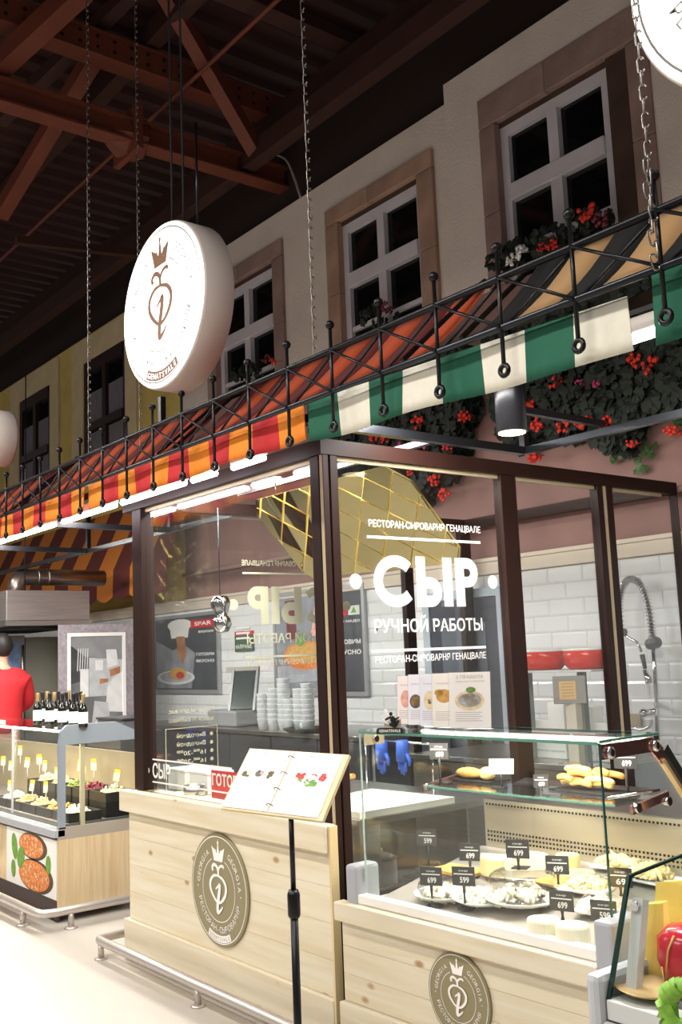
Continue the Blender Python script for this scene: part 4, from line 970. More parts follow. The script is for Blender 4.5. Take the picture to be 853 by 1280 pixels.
# ================================================================== MENU STAND
BL, BR = AT(275, 1010, Y=1.93), AT(403, 1026, Y=2.02); TL, TR = AT(312, 935, Y=2.10), AT(436, 938, Y=2.19)
ms = thing('menu_stand', 'black pole stand holding an open menu with food pictures', 'menu stand', (0, 0, 0))
mp = PL(BL, BR-BL, TL-BL); MWd = ((BR-BL).length+(TR-TL).length)/2; sk = (TL-BL).dot(mp.u); MH = (TL-BL).dot(mp.v)
def MQ(a, b): return (a*MWd+sk*b, b*MH)
pc = AT(358, 1021, Y=2.0)
ms.location = (pc.x, pc.y, 0); WPOS[ms.name] = Vector((pc.x, pc.y, 0))
MB().prism([MQ(0, 0), MQ(1, 0), MQ(1, 1), MQ(0, 1)], mp, -.014, -.002).build('board', M_pineV, ms)
for a0, a1 in ((.015, .475), (.49, .955)):
    MB().prism([MQ(a0, .03), MQ(a1, .03), MQ(a1, .985), MQ(a0, .985)], mp, -.0015, .0015).build('menu_page', M_paper, ms)
def spot(name, a, b, ra, rb, m, c=.002, n=9):
    mb = MB(); rd_ = random.Random(int(a*1000+b*77))
    for i in range(16):
        th = rd_.random()*2*PI; q = math.sqrt(rd_.random())*.75; k1 = rd_.uniform(.22, .42)
        P = [MQ(a+ra*(q*math.cos(th)+k1*math.cos(2*PI*j/n)*rd_.uniform(.7, 1.2)), b+rb*(q*math.sin(th)+k1*math.sin(2*PI*j/n)*rd_.uniform(.7, 1.2))) for j in range(n)]
        mb.sheet(P, mp, c+i*2e-5)
    return mb.build(name, m, ms, fix=False)
M_olv = mat('food_olive', '5f5630', .6, 0, .5, 60); M_tom = mat('tomato_red', 'c03a34', .6, 0, .3, 60)
for a, b, ra, rb, m in ((.10, .56, .05, .05, M_olv), (.13, .58, .03, .03, M_p1), (.235, .59, .045, .06, M_pd), (.255, .60, .025, .035, M_p3), (.35, .58, .035, .07, M_olv), (.36, .60, .02, .035, M_tom)): spot('food_print', a, b, ra, rb, m, .0018+.0003*random.random())
for a, b, ra, rb, m in ((.645, .62, .05, .07, M_tom), (.855, .62, .045, .06, M_tom), (.76, .52, .08, .07, M_pg), (.74, .57, .07, .08, mat('food_white', 'ece2de', .6)), (.77, .63, .03, .035, M_tom), (.66, .55, .03, .03, M_pg)): spot('food_print', a, b, ra, rb, m, .0018+.0003*random.random())
ln = MB()
for (a0, a1) in ((.07, .43), (.54, .92)):
    for i in range(3):
        b = .80-.035*i; ln.sheet([MQ(a0+.02, b), MQ(a1-.02-.03*(i % 2), b), MQ(a1-.02-.03*(i % 2), b+.008), MQ(a0+.02, b+.008)], mp, .0018)
    for i in range(6):
        b = .34-.035*i; ln.sheet([MQ(a0, b), MQ(a1-.04*(i % 3), b), MQ(a1-.04*(i % 3), b+.008), MQ(a0, b+.008)], mp, .0018)
ln.build('print_lines', mat('pink_grey_print', 'd3bdb8', .7), ms, kind='stuff', fix=False)
hd = MB()
for a0, tx in ((.16, 'СЫР САЛАТ'), (.64, 'СЫР ТАРЕЛКА')):
    o2 = mp.pt(*MQ(a0, .90)); text(hd, tx, PL(o2, mp.u, mp.v), 0, MWd*.2, 0, MH*.045, .0018)
hd.build('heading', mat('dark_grey_print', '8d8480', .7), ms, kind='stuff', fix=False)
for b in (.12, .37, .62, .88):
    n = 12; c = Vector(mp.pt(*MQ(.4825, b)))
    MB().tube([c+mp.u*(.014*math.cos(PI*i/n*1.0)*1)+mp.n*(.014*math.sin(PI*i/n)) for i in range(n+1)], .0016, 6).build('ring', M_gunm, ms)
MB().tube([(pc.x, pc.y+.02, .02), (pc.x, pc.y+.02, .78)], .0135, 12).build('lower_pole', M_black, ms)
MB().lathe([(.018, 0), (.022, .01), (.022, .075), (.016, .09)], (pc.x, pc.y+.02, .74), 14).build('clamp', M_black, ms)
MB().tube([(pc.x, pc.y+.02, .83), (pc.x, pc.y+.02, mp.pt(*MQ(.5, .08)).z+.01)], .009, 12).build('upper_pole', M_black, ms)
MB().lathe([(.16, 0), (.16, .008), (.05, .018), (.02, .03)], (pc.x, pc.y+.02, 0), 32).build('base', M_black, ms)

# ================================================================== LEFT SALAD COUNTER
XE = -6.37; YC = 2.63
sc_ = thing('salad_counter', 'glass salad counter with grey frame and pale laminate side', 'display case', (-7.4, YC, 0))
XL2 = -9.6; YB = 3.22
MB().box(XE-.02, XE, YC, YB, .07, .51).build('side_panel', M_lam, sc_)
MB().box(XE-.02, XE, YC-.0, YB, .51, .585).build('side_trim', mat('taupe_trim', 'a3998c', .5), sc_)
MB().box(XL2, XE-.021, YC+.02, YB, .07, .50).build('body', mat('counter_body', '8d8a86', .6), sc_)
fpn = MB().box(-7.28, XE-.021, YC-.004, YC+.018, .14, .505).build('picture_panel', mat('panel_white', 'ece9e4', .5), sc_, 'printed panel with stuffed aubergines')
MB().box(XL2, -7.283, YC-.004, YC+.018, .14, .505).build('front_panel', mat('warm_panel', 'cdb58e', .5, 0, .3, 5), sc_)
MB().box(XL2, XE-.022, YC-.002, YC+.018, .02, .138).build('plinth', mat('dark_plinth', '3a2c2c', .5), sc_)
pl = PL((-7.28, YC-.004, .14), (1, 0, 0), (0, 0, 1)); M_aub = mat('roast_orange', 'dd7f3c', .5, 0, .45, 45); M_skin = mat('aubergine_skin', '4a3826', .5)
for cx, cz, rx, rz in ((.46, .285, .22, .075), (.51, .10, .27, .095)):
    MB().sheet(ell(cx+.03, cz, rx+.03, rz+.012, 24), pl, .001).build('print_shape', M_skin, fpn, fix=False); MB().sheet(ell(cx, cz, rx, rz, 24), pl, .0016).build('print_shape', M_aub, fpn, fix=False)
rd = random.Random(5); sd_ = MB()
for i in range(110):
    cx, cz, rx, rz = ((.46, .285, .20, .06), (.51, .10, .24, .08))[i % 2]; a = rd.random()*2*PI; q = math.sqrt(rd.random()); sd_.sheet(ell(cx+rx*q*math.cos(a), cz+rz*q*math.sin(a), .006, .009, 6), pl, .0022)
sd_.build('print_seeds', M_p1, fpn, kind='stuff', fix=False)
for cx, cz, rx, rz, an in ((.16, .25, .05, .09, .3), (.28, .19, .06, .08, -.6), (.14, .10, .04, .06, .1), (.76, .20, .04, .06, 0)):
    MB().sheet([(cx+x*math.cos(an)-y*math.sin(an), cz+x*math.sin(an)+y*math.cos(an)) for x, y in ell(0, 0, rx, rz, 14)], pl, .0026).build('print_shape', M_pg, fpn, fix=False)
MB().box(XL2, XE, YC-.03, YC+.05, .525, .575, .006).build('front_bumper', M_grayp, sc_)
M_fr = mat('grey_blue_frame', '8f979f', .45)
MB().box(XE-.03, XE, YC+.005, YC+.05, .576, 1.10).build('corner_post', M_fr, sc_)
MB().prism([(YC+.005, 1.10), (YC+.02, 1.19), (YC+.06, 1.225), (3.03, 1.225), (YB, 1.14), (YB, 1.10)], PL((XE-.02, 0, 0), (0, 1, 0), (0, 0, 1)), -.01, .02).build('top_end', M_fr, sc_)
MB().box(XE-.012, XE-.004, YC+.05, YB, .586, 1.10).build('side_glass', M_glass, sc_)
MB().box(XE-.04, XE-.02, YC+.16, YC+.19, .586, 1.10).build('inner_post', mat('pale_post', 'cdbf9e', .5), sc_)
MB().box(XL2, XE-.031, YC+.02, YC+.028, .576, 1.18).build('front_glass', M_glass, sc_)
MB().box(XL2, XE-.031, YC+.03, 3.05, 1.195, 1.203).build('top_glass', M_glass, sc_)
MB().box(XL2, -7.6, YC+.03, YC+.10, 1.204, 1.225, .004).build('top_rail', mat('warm_rail', 'd8c3a0', .4), sc_)
MB().box(-7.24, -7.215, YC+.012, YC+.02, .6, 1.18).build('glass_joint', M_lgrey, sc_)
MB().tube([(XL2, YC+.08, 1.18), (XE-.06, YC+.08, 1.18)], .008, 8).build('led_tube', M_led, sc_)
area('salad_light', (-7.6, YC+.1, 1.165), 2.2, .03, 24, (1, .86, .6), (math.radians(-18), 0, 0))
MB().box(XL2, XE-.03, YC+.06, YB, .55, .60).build('deck', mat('deck_grey', '6d6862', .5), sc_)
MB().box(XL2, XE-.03, YB-.02, YB, .60, 1.0).build('rear_panel', mat('rear_panel', 'a7987c', .5), sc_)
M_tray = mat('dark_tray', '2d2a28', .4)
foods = [('white rice', 'f2ecdc'), ('pale cabbage salad', 'e7d7a0'), ('orange carrot salad', 'd8a257'), ('creamy potato salad', 'eadfb9'), ('grated egg salad', 'eed994'), ('beetroot salad', '8a3a48'), ('noodle salad', 'e0c486'), ('green herb salad', '8f9a55')]
ti = 0
for row, (y, z, nm) in enumerate(((YC+.20, .66, 'front row'), (YC+.46, .76, 'back row'))):
    for i in range(5):
        x = XE-.17-i*.285; fn, fc_ = foods[(i*2+row*3) % 8]; nth = ('nearest the side glass', 'second from the side glass', 'third from the side glass', 'fourth from the side glass', 'fifth from the side glass')[i]
        t = thing('salad_tray', 'dark tray of %s in the %s, %s' % (fn, nm, nth), 'tray', (x, y, z-.06), 'trays in the salad counter')
        mb = MB(); a, b, h = .13, .115, .06; ia, ib = .118, .103
        o1 = [(x-a, y-b), (x+a, y-b), (x+a, y+b), (x-a, y+b)]; i1 = [(x-ia, y-ib), (x+ia, y-ib), (x+ia, y+ib), (x-ia, y+ib)]
        mb.add([(p_[0], p_[1], z-.06) for p_ in o1]+[(p_[0], p_[1], z) for p_ in o1]+[(p_[0], p_[1], z) for p_ in i1]+[(p_[0], p_[1], z-.05) for p_ in i1],
               [(0, 1, 2, 3), (12, 13, 14, 15)]+[(j, (j+1) % 4, 4+(j+1) % 4, 4+j) for j in range(4)]+[(4+j, 4+(j+1) % 4, 8+(j+1) % 4, 8+j) for j in range(4)]+[(8+j, 8+(j+1) % 4, 12+(j+1) % 4, 12+j) for j in range(4)])
        mb.build('dish', M_tray, t)
        mb = MB(); heap(mb, Vector((x, y, z-.03)), .11, .095, .065, 170, .014, 20+ti); mb.lathe([(.0, .03), (.06, .025), (.1, .005), (.1, -.01)], (x, y, z-.03), 16)
        mb.build('food', mat('food_'+fn.replace(' ', '_'), fc_, .6, 0, .15, 60), t, kind='stuff', fix=False); ti += 1
        if row == 1: MB().box(x-.13, x+.13, y-.115, y+.115, .601, z-.0605).build('tray_riser', M_dark, sc_)
        else: MB().box(x-.1, x+.1, y-.1, y+.1, .601, z-.0605).build('tray_riser', M_dark, sc_)
M_ycard = mat('yellow_card', 'ecc53c', .6); M_card = mat('cream_price_card', 'efe3bd', .6)
ordn = 'first second third fourth fifth sixth seventh eighth ninth tenth eleventh twelfth thirteenth'.split()
pcs = sorted([(25, 938, 3.1), (4, 951, 3.1), (14, 957, 3.1), (34, 953, 3.1), (49, 949, 3.12), (56, 957, 3.1), (71, 966, 3.05), (75, 950, 3.12), (100, 957, 3.0), (104, 966, 2.96), (117, 956, 3.1), (146, 969, 3.1)])
pcs = [(c_, 'back', ordn[i]) for i, c_ in enumerate(pcs)]+[(c_, 'front', ordn[i]) for i, c_ in enumerate([(13, 982, 2.84), (40, 982, 2.84), (57, 984, 2.84)])]
for (px, py, yr), row_, nth_ in pcs:
    p = AT(px, py, Y=yr)
    t = thing('price_card', 'yellow topped price card in the %s row of the salad counter, %s from the left' % (row_, nth_), 'price card', (p.x, p.y, p.z-.09), 'price cards in the salad counter')
    a = random.uniform(.2, .8); pl = PL(p, (math.cos(a), math.sin(a), random.uniform(-.1, .1)), (random.uniform(-.1, .3), .15, 1))
    MB().prism([(-.022, -.038), (.022, -.038), (.022, .016), (-.022, .016)], pl, -.001, .001).build('card', M_card, t); MB().prism([(-.022, .0165), (.022, .0165), (.022, .04), (-.022, .04)], pl, -.001, .001).build('card_top', M_ycard, t)
    MB().tube([p+Vector((0, .003, -.03)), p+Vector((0, .003, -.11))], .003, 6).build('pin', M_white, t)
# rail of the salad counter
fr2 = thing('foot_rail', 'stainless tube foot rail around the salad counter', 'rail', (-7, YC-.17, 0))
r1 = [(XL2, YC-.17, .11), (-6.33, YC-.17, .11)]; rc = spline([(-6.33, YC-.17, .11), (-6.245, YC-.15, .11), (-6.22, YC-.07, .11)], 4)
MB().tube([r1[0]]+rc+[(-6.22, YC+.9, .11)], .026, 12).build('tube', M_rail, fr2)
for x, y in ((-6.52, YC-.17), (-6.22, YC+.02), (-6.22, YC+.52), (-7.5, YC-.17)):
    q = MB().tube([(x, y, .008), (x, y, .1)], .018, 12).build('rail_post', M_rail, fr2); MB().lathe([(.042, 0), (.04, .007), (.02, .014)], (x, y, 0), 16).build('foot_flange', M_rail, q)
# wine bottles on the salad counter
M_bot = mat('dark_green_bottle', '14170f', .08, spec=.8); M_lab = mat('cream_label', 'ece6d8', .6); M_foil = [mat('gold_foil', 'b79a5e', .4, .5), mat('black_foil', '17161a', .4), mat('tan_foil', 'a98a5c', .5)]
M_labp = mat('pink_label', 'e0b9b2', .6); M_laby = mat('yellow_label', 'd8bd45', .6)
bpx = [(47, 910, 0, M_lab), (53, 909, 1, M_lab), (59, 909, 2, M_lab), (62, 911, 1, M_lab), (68, 911, 2, M_lab), (73, 911, 1, M_lab), (78, 911, 1, M_lab), (83, 912, 1, M_lab), (86, 913, 0, M_labp), (92, 911, 1, M_lab), (96, 910, 1, M_labp), (101, 909, 1, M_labp), (104, 908, 0, M_labp)]
for i, (px, py, fo, lm) in enumerate(bpx):
    yb_ = 2.80+.11*(i % 3); p = AT(px, 911, Y=yb_); p.z = 1.204; r = .031
    t = thing('wine_bottle', 'dark wine bottle with %s label, %s from the left of the row' % ({M_lab: 'a cream', M_labp: 'a pink', M_laby: 'a yellow'}[lm], ordn[i]), 'bottle', p, 'wine bottles on the salad counter')
    hh = .215 if i != 8 else .225
    MB().lathe([(.0, .0), (r*.95, .0), (r, .006), (r, hh*.52), (r*.85, hh*.6), (r*.42, hh*.72), (r*.36, hh*.75)], p, 18).build('glass_body', M_bot, t)
    MB().lathe([(r*.40, hh*.73), (r*.42, hh), (r*.38, hh+.004), (0, hh+.004)], p, 14).build('foil', M_foil[fo], t)
    MB().lathe([(r*1.015, hh*.12), (r*1.015, hh*.46)], p, 18).build('label_band', lm, t, fix=False)
# scale on the right end of the salad counter
p = AT(140, 903, Y=3.12); p.z = 1.204; t = thing('counter_scale', 'dark grey weighing scale beside the wine bottles', 'scale', (p.x, 3.1, 1.15))
bs = AT(142, 915, Y=3.35)
t.location = (bs.x, 3.4, 0); WPOS[t.name] = Vector((bs.x, 3.4, 0))
MB().box(bs.x-.25, bs.x+.3, 3.26, 3.6, 0, 1.12).build('stand', M_steel, t)
MB().box(bs.x-.17, bs.x+.25, 3.30, 3.55, 1.121, 1.20, .012).build('body', mat('scale_grey', '55575b', .4), t)
MB().box(bs.x-.18, bs.x+.26, 3.29, 3.56, 1.201, 1.215, .004).build('pan', mat('scale_pan', '3a3b3e', .3, .4), t)
MB().add([(bs.x-.30, 3.30, 1.121), (bs.x-.175, 3.30, 1.121), (bs.x-.175, 3.30, 1.20), (bs.x-.30, 3.50, 1.121), (bs.x-.175, 3.50, 1.121), (bs.x-.175, 3.50, 1.20)], [(0, 1, 2), (3, 5, 4), (0, 3, 4, 1), (1, 4, 5, 2), (0, 2, 5, 3)]).build('keypad', mat('keypad_lilac', 'a9a9c4', .4, 0, .3, 60), t)

# ================================================================== KIOSK INTERIOR
# hexagonal mirror panel of square mirror tiles, hung tilted inside the kiosk
hexp = [(320, 625), (322, 644), (379, 714), (392, 722), (572, 704), (573.6, 685), (513, 601.5), (478.7, 583)]
mo = Vector((-4.3, 3.42, 2.3)); mn = Vector((.15, -.9, -.32)).normalized()
def MPL(px, py):
    d = fw + (px-W/2)/F_PX*RT - (py-H/2)/F_PX*UP
    return EYE + d*((mo-EYE).dot(mn)/d.dot(mn))
hv = Vector((0, 0, 1)); hu = hv.cross(mn).normalized(); hpl = PL(mo, hu, mn.cross(hu))
def to2(p): d = p-hpl.o; return (d.dot(hpl.u), d.dot(hpl.v))
hp2 = [to2(MPL(*p)) for p in hexp]
if sum(hp2[i][0]*hp2[(i+1) % 8][1]-hp2[(i+1) % 8][0]*hp2[i][1] for i in range(8)) < 0: hp2.reverse()
def clip(poly, conv):
    for i in range(len(conv)):
        (ax, ay), (bx, by) = conv[i], conv[(i+1) % len(conv)]; out = []
        f = lambda p: (bx-ax)*(p[1]-ay)-(by-ay)*(p[0]-ax)
        for j in range(len(poly)):
            p, q = poly[j], poly[(j+1) % len(poly)]; fp, fq = f(p), f(q)
            if fp >= 0: out.append(p)
            if fp*fq < 0: t_ = fp/(fp-fq); out.append((p[0]+(q[0]-p[0])*t_, p[1]+(q[1]-p[1])*t_))
        poly = out
        if not poly: return []
    return poly
top = max(MPL(*p).z for p in hexp)
mm = thing('mirror_panel', 'hexagonal mirror of square tiles, yellow reflection put in its tint, hanging inside the kiosk', 'mirror', (mo.x, mo.y, MPL(450, 720).z))
MB().prism(hp2, hpl, -.02, -.004).build('backing', mat('gilt_backing', 'e0c878', .3, .6), mm)
g0 = to2(MPL(450, 650)); ga = to2(MPL(483, 667)); gb_ = to2(MPL(447.5, 676))
va = (ga[0]-g0[0], ga[1]-g0[1]); vb = (gb_[0]-g0[0], gb_[1]-g0[1])
M_mir = mat('reflection_tinted_mirror', 'd8c896', .03, 1)  # warm tint stands in for yellow surroundings reflected in the tiles
for i in range(-8, 9):
    for j in range(-9, 10):
        e = .03
        c = [(i+e, j+e), (i+1-e, j+e), (i+1-e, j+1-e), (i+e, j+1-e)]
        poly = [(g0[0]+a*va[0]+b*vb[0], g0[1]+a*va[1]+b*vb[1]) for a, b in c]
        if sum(poly[k_][0]*poly[(k_+1) % 4][1]-poly[(k_+1) % 4][0]*poly[k_][1] for k_ in range(4)) < 0: poly.reverse()
        q = clip(poly, hp2)
        ar = abs(sum(q[k_][0]*q[(k_+1) % len(q)][1]-q[(k_+1) % len(q)][0]*q[k_][1] for k_ in range(len(q))))/2 if len(q) > 2 else 0
        if ar > .0006:
            ta, tb = random.uniform(-.07, .07), random.uniform(-.07, .07); cx = sum(a for a, b in q)/len(q); cy = sum(b for a, b in q)/len(q)
            vs = [hpl.pt(a, b, -.003) for a, b in q]+[hpl.pt(a, b, .004+ta*(a-cx)+tb*(b-cy)) for a, b in q]; n = len(q)
            MB().add(vs, [list(range(n))[::-1], list(range(n, 2*n))]+[(k_, (k_+1) % n, n+(k_+1) % n, n+k_) for k_ in range(n)]).build('mirror_tile', M_mir, mm)
for px in (345, 462):
    a = MPL(px, 625-(px-320)*.264+3); MB().tube([a, (a.x, a.y, 2.62)], .003, 6).build('cable', M_gunm, mm)
MB().bar((XPL, mo.y-.1, ZHT+.06), (XR, mo.y-.1, ZHT+.06), .03).build('roof_bar', M_black, k)
# chrome pendant
p = AT(275, 744, Y=3.05); q = AT(279, 791, Y=3.05); hh = p.z-q.z
t = thing('chrome_pendant', 'double lobed chrome pendant hanging behind the left glass', 'pendant', (p.x, 3.05, q.z))
MB().lathe([(0, 0), (.035, .006), (.055, hh*.2), (.05, hh*.36), (.032, hh*.46), (.045, hh*.6), (.06, hh*.78), (.045, hh*.95), (0, hh)], q, 28, (-.12, 0, 1)).build('body', M_chrome, t)
MB().tube([p, (p.x, 3.05, ZHB)], .003, 6).build('cord', M_gunm, t)
# steel table with cutting board
tb = thing('steel_table', 'steel prep table inside the kiosk under the white cutting board', 'table', (-4.2, 3.3, 0))
MB().box(-4.75, -3.56, 2.84, 3.75, .855, .885, .003).build('table_top', M_steel, tb)
MB().box(-4.72, -3.59, 2.87, 3.72, .30, .32).build('shelf', M_steel, tb)
for x in (-4.72, -3.59):
    for y in (2.87, 3.72): MB().box(x-.02, x+.02, y-.02, y+.02, 0, .854).build('leg', M_steel, tb)
b4 = [AT(441, 990, Z=.91), AT(574, 1001, Z=.91), AT(520, 1022, Z=.91), AT(441, 1018, Z=.91)]
b4[2] = Vector((-3.575, b4[2].y-.08, .91)); b4[3] = Vector((-4.0, b4[2].y, .91)); b4[0] = Vector((-4.15, 3.40, .91)); b4[1] = Vector((-3.575, 3.44, .91))
MB().add([(v.x, v.y, .886) for v in b4]+[(v.x, v.y, .915) for v in b4], [(0, 1, 2, 3), (4, 7, 6, 5)]+[(i, 4+i, 4+(i+1) % 4, (i+1) % 4) for i in range(4)]).build('cutting_board', mat('white_cutting_board', 'f2e9da', .5), label='thick white cutting board lying on the prep table', cat='cutting board')
c = Vector((-4.33, 3.2, .886)); t = thing('copper_pan', 'copper brown pan with a wooden handle left of the cutting board', 'pan', c)
MB().lathe([(0, 0), (.10, 0), (.13, .03), (.135, .11), (.128, .11), (.12, .02), (0, .012)], c, 28).build('bowl', mat('copper', 'b06a38', .35, .6), t)
MB().tube([c+Vector((.12, -.02, .10)), c+Vector((.33, -.03, .125))], [.010, .013], 8).build('handle', mat('handle_wood', 'c99a55', .5), t)
for (px, py, r, h, lb) in ((480, 1040, .09, .11, 'steel pot on the lower shelf of the prep table'), (512, 1042, .08, .09, 'steel pot at the right of the lower table shelf')):
    c = Vector((-4.05 if px < 500 else -3.75, 3.35, .321)); t = thing('steel_pot', lb, 'pot', c)
    MB().lathe([(0, 0), (r, 0), (r, h*2.4), (r*1.04, h*2.4), (r*1.04, h*2.45), (r*.96, h*2.42), (r*.96, .01), (0, .01)], c, 24).build('body', M_steel, t)
    MB().lathe([(r*1.04, h*2.46), (r*.6, h*2.62), (.02, h*2.68), (.02, h*2.85), (0, h*2.85)], c, 24).build('lid', M_steel, t)
# blue rubber gloves over a rail
t = thing('glove_rack', 'pair of blue rubber gloves hanging on a steel rail', 'gloves', (-4.1, 3.62, .886))
p1, p2 = AT(468, 926, Y=3.6), AT(520, 928, Y=3.6)
MB().tube([(p1.x-.1, 3.62, p1.z), (p2.x+.1, 3.62, p1.z)], .006, 8).build('rail', M_chrome, t)
for x in (p1.x-.1, p2.x+.1): MB().tube([(x, 3.62, .886), (x, 3.62, p1.z)], .006, 8).build('rail_post', M_chrome, t)
M_blue = mat('blue_rubber', '3f63c4', .5)
for px in (477, 503):
    a = AT(px, 930, Y=3.6); mb = MB().tube([a+Vector((0, .0, .02)), a+Vector((0, 0, -.04)), a+Vector((-.005, 0, -.09))], [.032, .036, .034], 10)
    for i, (dx, L_) in enumerate(((-.03, .05), (-.012, .07), (.006, .075), (.022, .06))): mb.tube([a+Vector((dx*.8, 0, -.085)), a+Vector((dx, 0, -.085-L_))], [.011, .008], 8)
    mb.tube([a+Vector((.03, 0, -.05)), a+Vector((.055, 0, -.085)), a+Vector((.05, 0, -.11))], [.012, .011, .008], 8)
    mb.build('glove', M_blue, t)
# things standing on the sill behind the left glass
sx = thing('sill_shelf', 'narrow wooden shelf behind the left glass front', 'shelf', (-4.5, 2.95, .9))
MB().box(-5.2, -3.62, YF+.16, 3.12, .86, .88).build('board', M_pine, sx)
for x in (-5.1, -3.75): MB().box(x-.02, x+.02, YF+.18, 3.1, 0, .859).build('bracket', M_steel, sx)
for (px, lb) in ((236, 'left of two'), (264, 'right of two')):
    q = AT(px, 975, Y=2.95); w_ = .10
    t = thing('takeaway_box', 'white takeaway box on the sill shelf, %s' % lb, 'box', (q.x, 2.95, .881), 'white boxes behind the left glass')
    MB().box(q.x-w_, q.x+w_, 2.87, 3.03, .881, .985, .006).build('carton', M_white, t); MB().box(q.x-w_-.006, q.x+w_+.006, 2.865, 3.035, .986, 1.0, .003).build('lid', M_white, t)
q0, q1 = AT(264, 962, Y=2.80), AT(306, 962, Y=2.80); q2 = AT(264, 986, Y=2.80)
t = thing('red_card', 'red card with white letters behind the lower left glass', 'sign', (q0.x, 2.80, q2.z))
MB().box(q0.x, q1.x, 2.80, 2.803, .881, q0.z).build('card', mat('red_card_stock', 'd3312b', .5), t)
mb = MB(); text(mb, 'ГОТОВО', PL((q0.x, 2.80, q2.z), (1, 0, 0), (0, 0, 1)), .01, q1.x-q0.x-.01, .02, q0.z-q2.z-.015, .0012, .03); mb.build('lettering', M_letter, t, kind='stuff', fix=False)
c = AT(243, 985, Y=2.80); c.z = .881; MB().lathe([(0, 0), (.05, 0), (.06, .01), (.06, .06), (.056, .06), (.055, .01), (0, .008)], c, 22).build('steel_tub', M_steel, label='small steel tub on the sill shelf beside the red card', cat='tub')
# back worktop of the kiosk with shelf, bowls, terminal, boxes
wt = thing('back_worktop', 'steel worktop along the tiled wall inside the kiosk', 'worktop', (-4.4, 5.0, 0))
MB().box(-5.0, -3.56, 4.42, 5.2, .93, .96, .003).build('worktop', M_steel, wt)
for i in range(3): MB().box(-4.98+i*.475, -4.52+i*.475, 4.44, 4.46, .1, .925, .004).build('door', M_steel, wt)
MB().box(-5.0, -3.56, 4.461, 5.18, .05, .929).build('carcass', M_grayp, wt)
sh = thing('rack_shelf', 'grey steel rack shelf carrying the red bowls', 'shelf', (-3.9, 4.6, .961))
za = AT(700, 837, Y=4.6).z
MB().box(-4.16, -3.53, 4.47, 4.73, za-.012, za, .003).build('shelf_board', M_lgrey, sh)
for x in (-4.10, -3.70):
    MB().box(x-.018, x+.018, 4.58, 4.62, .961, za-.013).build('upright', mat('grey_green_post', '7d857f', .5), sh)
for (px, lb) in ((681, 'left'), (734, 'right')):
    c = AT(px, 834, Y=4.6); c.z = za+.001; r = .128
    t = thing('red_bowl', 'shiny red bowl with a white rim, %s one of the pair' % lb, 'bowl', c, 'red bowls on the rack shelf')
    MB().lathe([(0, 0), (r*.75, 0), (r*.92, .02), (r, .07), (r, .105), (r*.97, .105), (r*.95, .07), (r*.88, .02), (0, .01)], c, 32).build('body', M_red, t)
    MB().lathe([(r*.95, .100), (r*1.03, .106), (r*1.03, .116), (r*.95, .116)], c, 32).build('rim', M_white, t)
tm_ = AT(712, 862, Y=4.42); D = (tm_-EYE).dot(fw); w_ = 40*D/F_PX/2; hh = 34*D/F_PX/2
t = thing('scale_display', 'grey scale display head with an amber notice on a post', 'display', (tm_.x, 4.45, .961))
a = math.radians(35); pl = PL(tm_, (math.cos(a), math.sin(a), 0), (-.05, .1, 1))
MB().prism([(-w_, -hh), (w_, -hh), (w_, hh), (-w_, hh)], pl, -.05, 0).build('head', mat('taupe_grey', '8d8680', .5), t)
MB().prism([(-w_*.62, -hh*.72), (w_*.4, -hh*.72), (w_*.4, hh*.62), (-w_*.62, hh*.62)], pl, .0005, .003).build('notice', mat('amber_paper', 'd3ac76', .6), t)
mb = MB()
for i in range(5): mb.sheet([(-w_*.5, hh*(.4-.22*i)), (w_*.25, hh*(.4-.22*i)), (w_*.25, hh*(.44-.22*i)), (-w_*.5, hh*(.44-.22*i))], pl, .0036)
mb.build('print_lines', mat('brown_print', '8a6a48', .7), t, kind='stuff', fix=False)
MB().box(tm_.x-.035, tm_.x+.035, tm_.y+.0, tm_.y+.05, .961, tm_.z-hh).build('post', mat('cream_post', 'c9c0ae', .5), t)
for (px, hgt, lb) in ((674, .12, 'left of the scale display'), (693, .22, 'tallest, directly behind the scale display post'), (728, .20, 'right of the scale display'), (752, .11, 'nearest the divided brown post')):
    q = AT(px, 905, Y=4.62); x0, x1 = q.x-.062, q.x+.062
    t = thing('napkin_box', 'white paper box on the worktop, '+lb, 'box', (q.x, 4.62, .961), 'white boxes on the kiosk worktop')
    MB().box(x0, x1, 4.64, 4.74, .961, .961+hgt+.1, .004).build('carton', M_white, t); MB().box(x0+.01, x1-.01, 4.639-.002, 4.639, 1.0, 1.01).build('seam', M_lgrey, t)
# dark door and tall cabinet on the kiosk back wall
dd = thing('door_1', 'dark grey glazed door in a pale frame on the tiled wall', 'door', (-5.3, 5.37, 0), kind='structure')
MB().box(-5.72, -5.02, 5.35, 5.372, .0, 1.98).build('leaf', mat('charcoal_leaf', '4b4d55', .25), dd)
MB().box(-5.80, -5.725, 5.34, 5.38, 0, 2.05).box(-5.015, -4.94, 5.34, 5.38, 0, 2.05).box(-5.725, -5.015, 5.34, 5.38, 1.985, 2.05).build('frame', mat('pale_blue_frame', 'a9b4bd', .4), dd)
MB().box(-5.6, -5.14, 5.344, 5.349, .9, 1.8).build('pane', mat('smoke_pane', '6a7078', .1), dd)
MB().tube([(-5.1, 5.33, 1.0), (-5.1, 5.30, 1.0), (-5.2, 5.30, 1.0)], .01, 8).build('handle', M_chrome, dd)
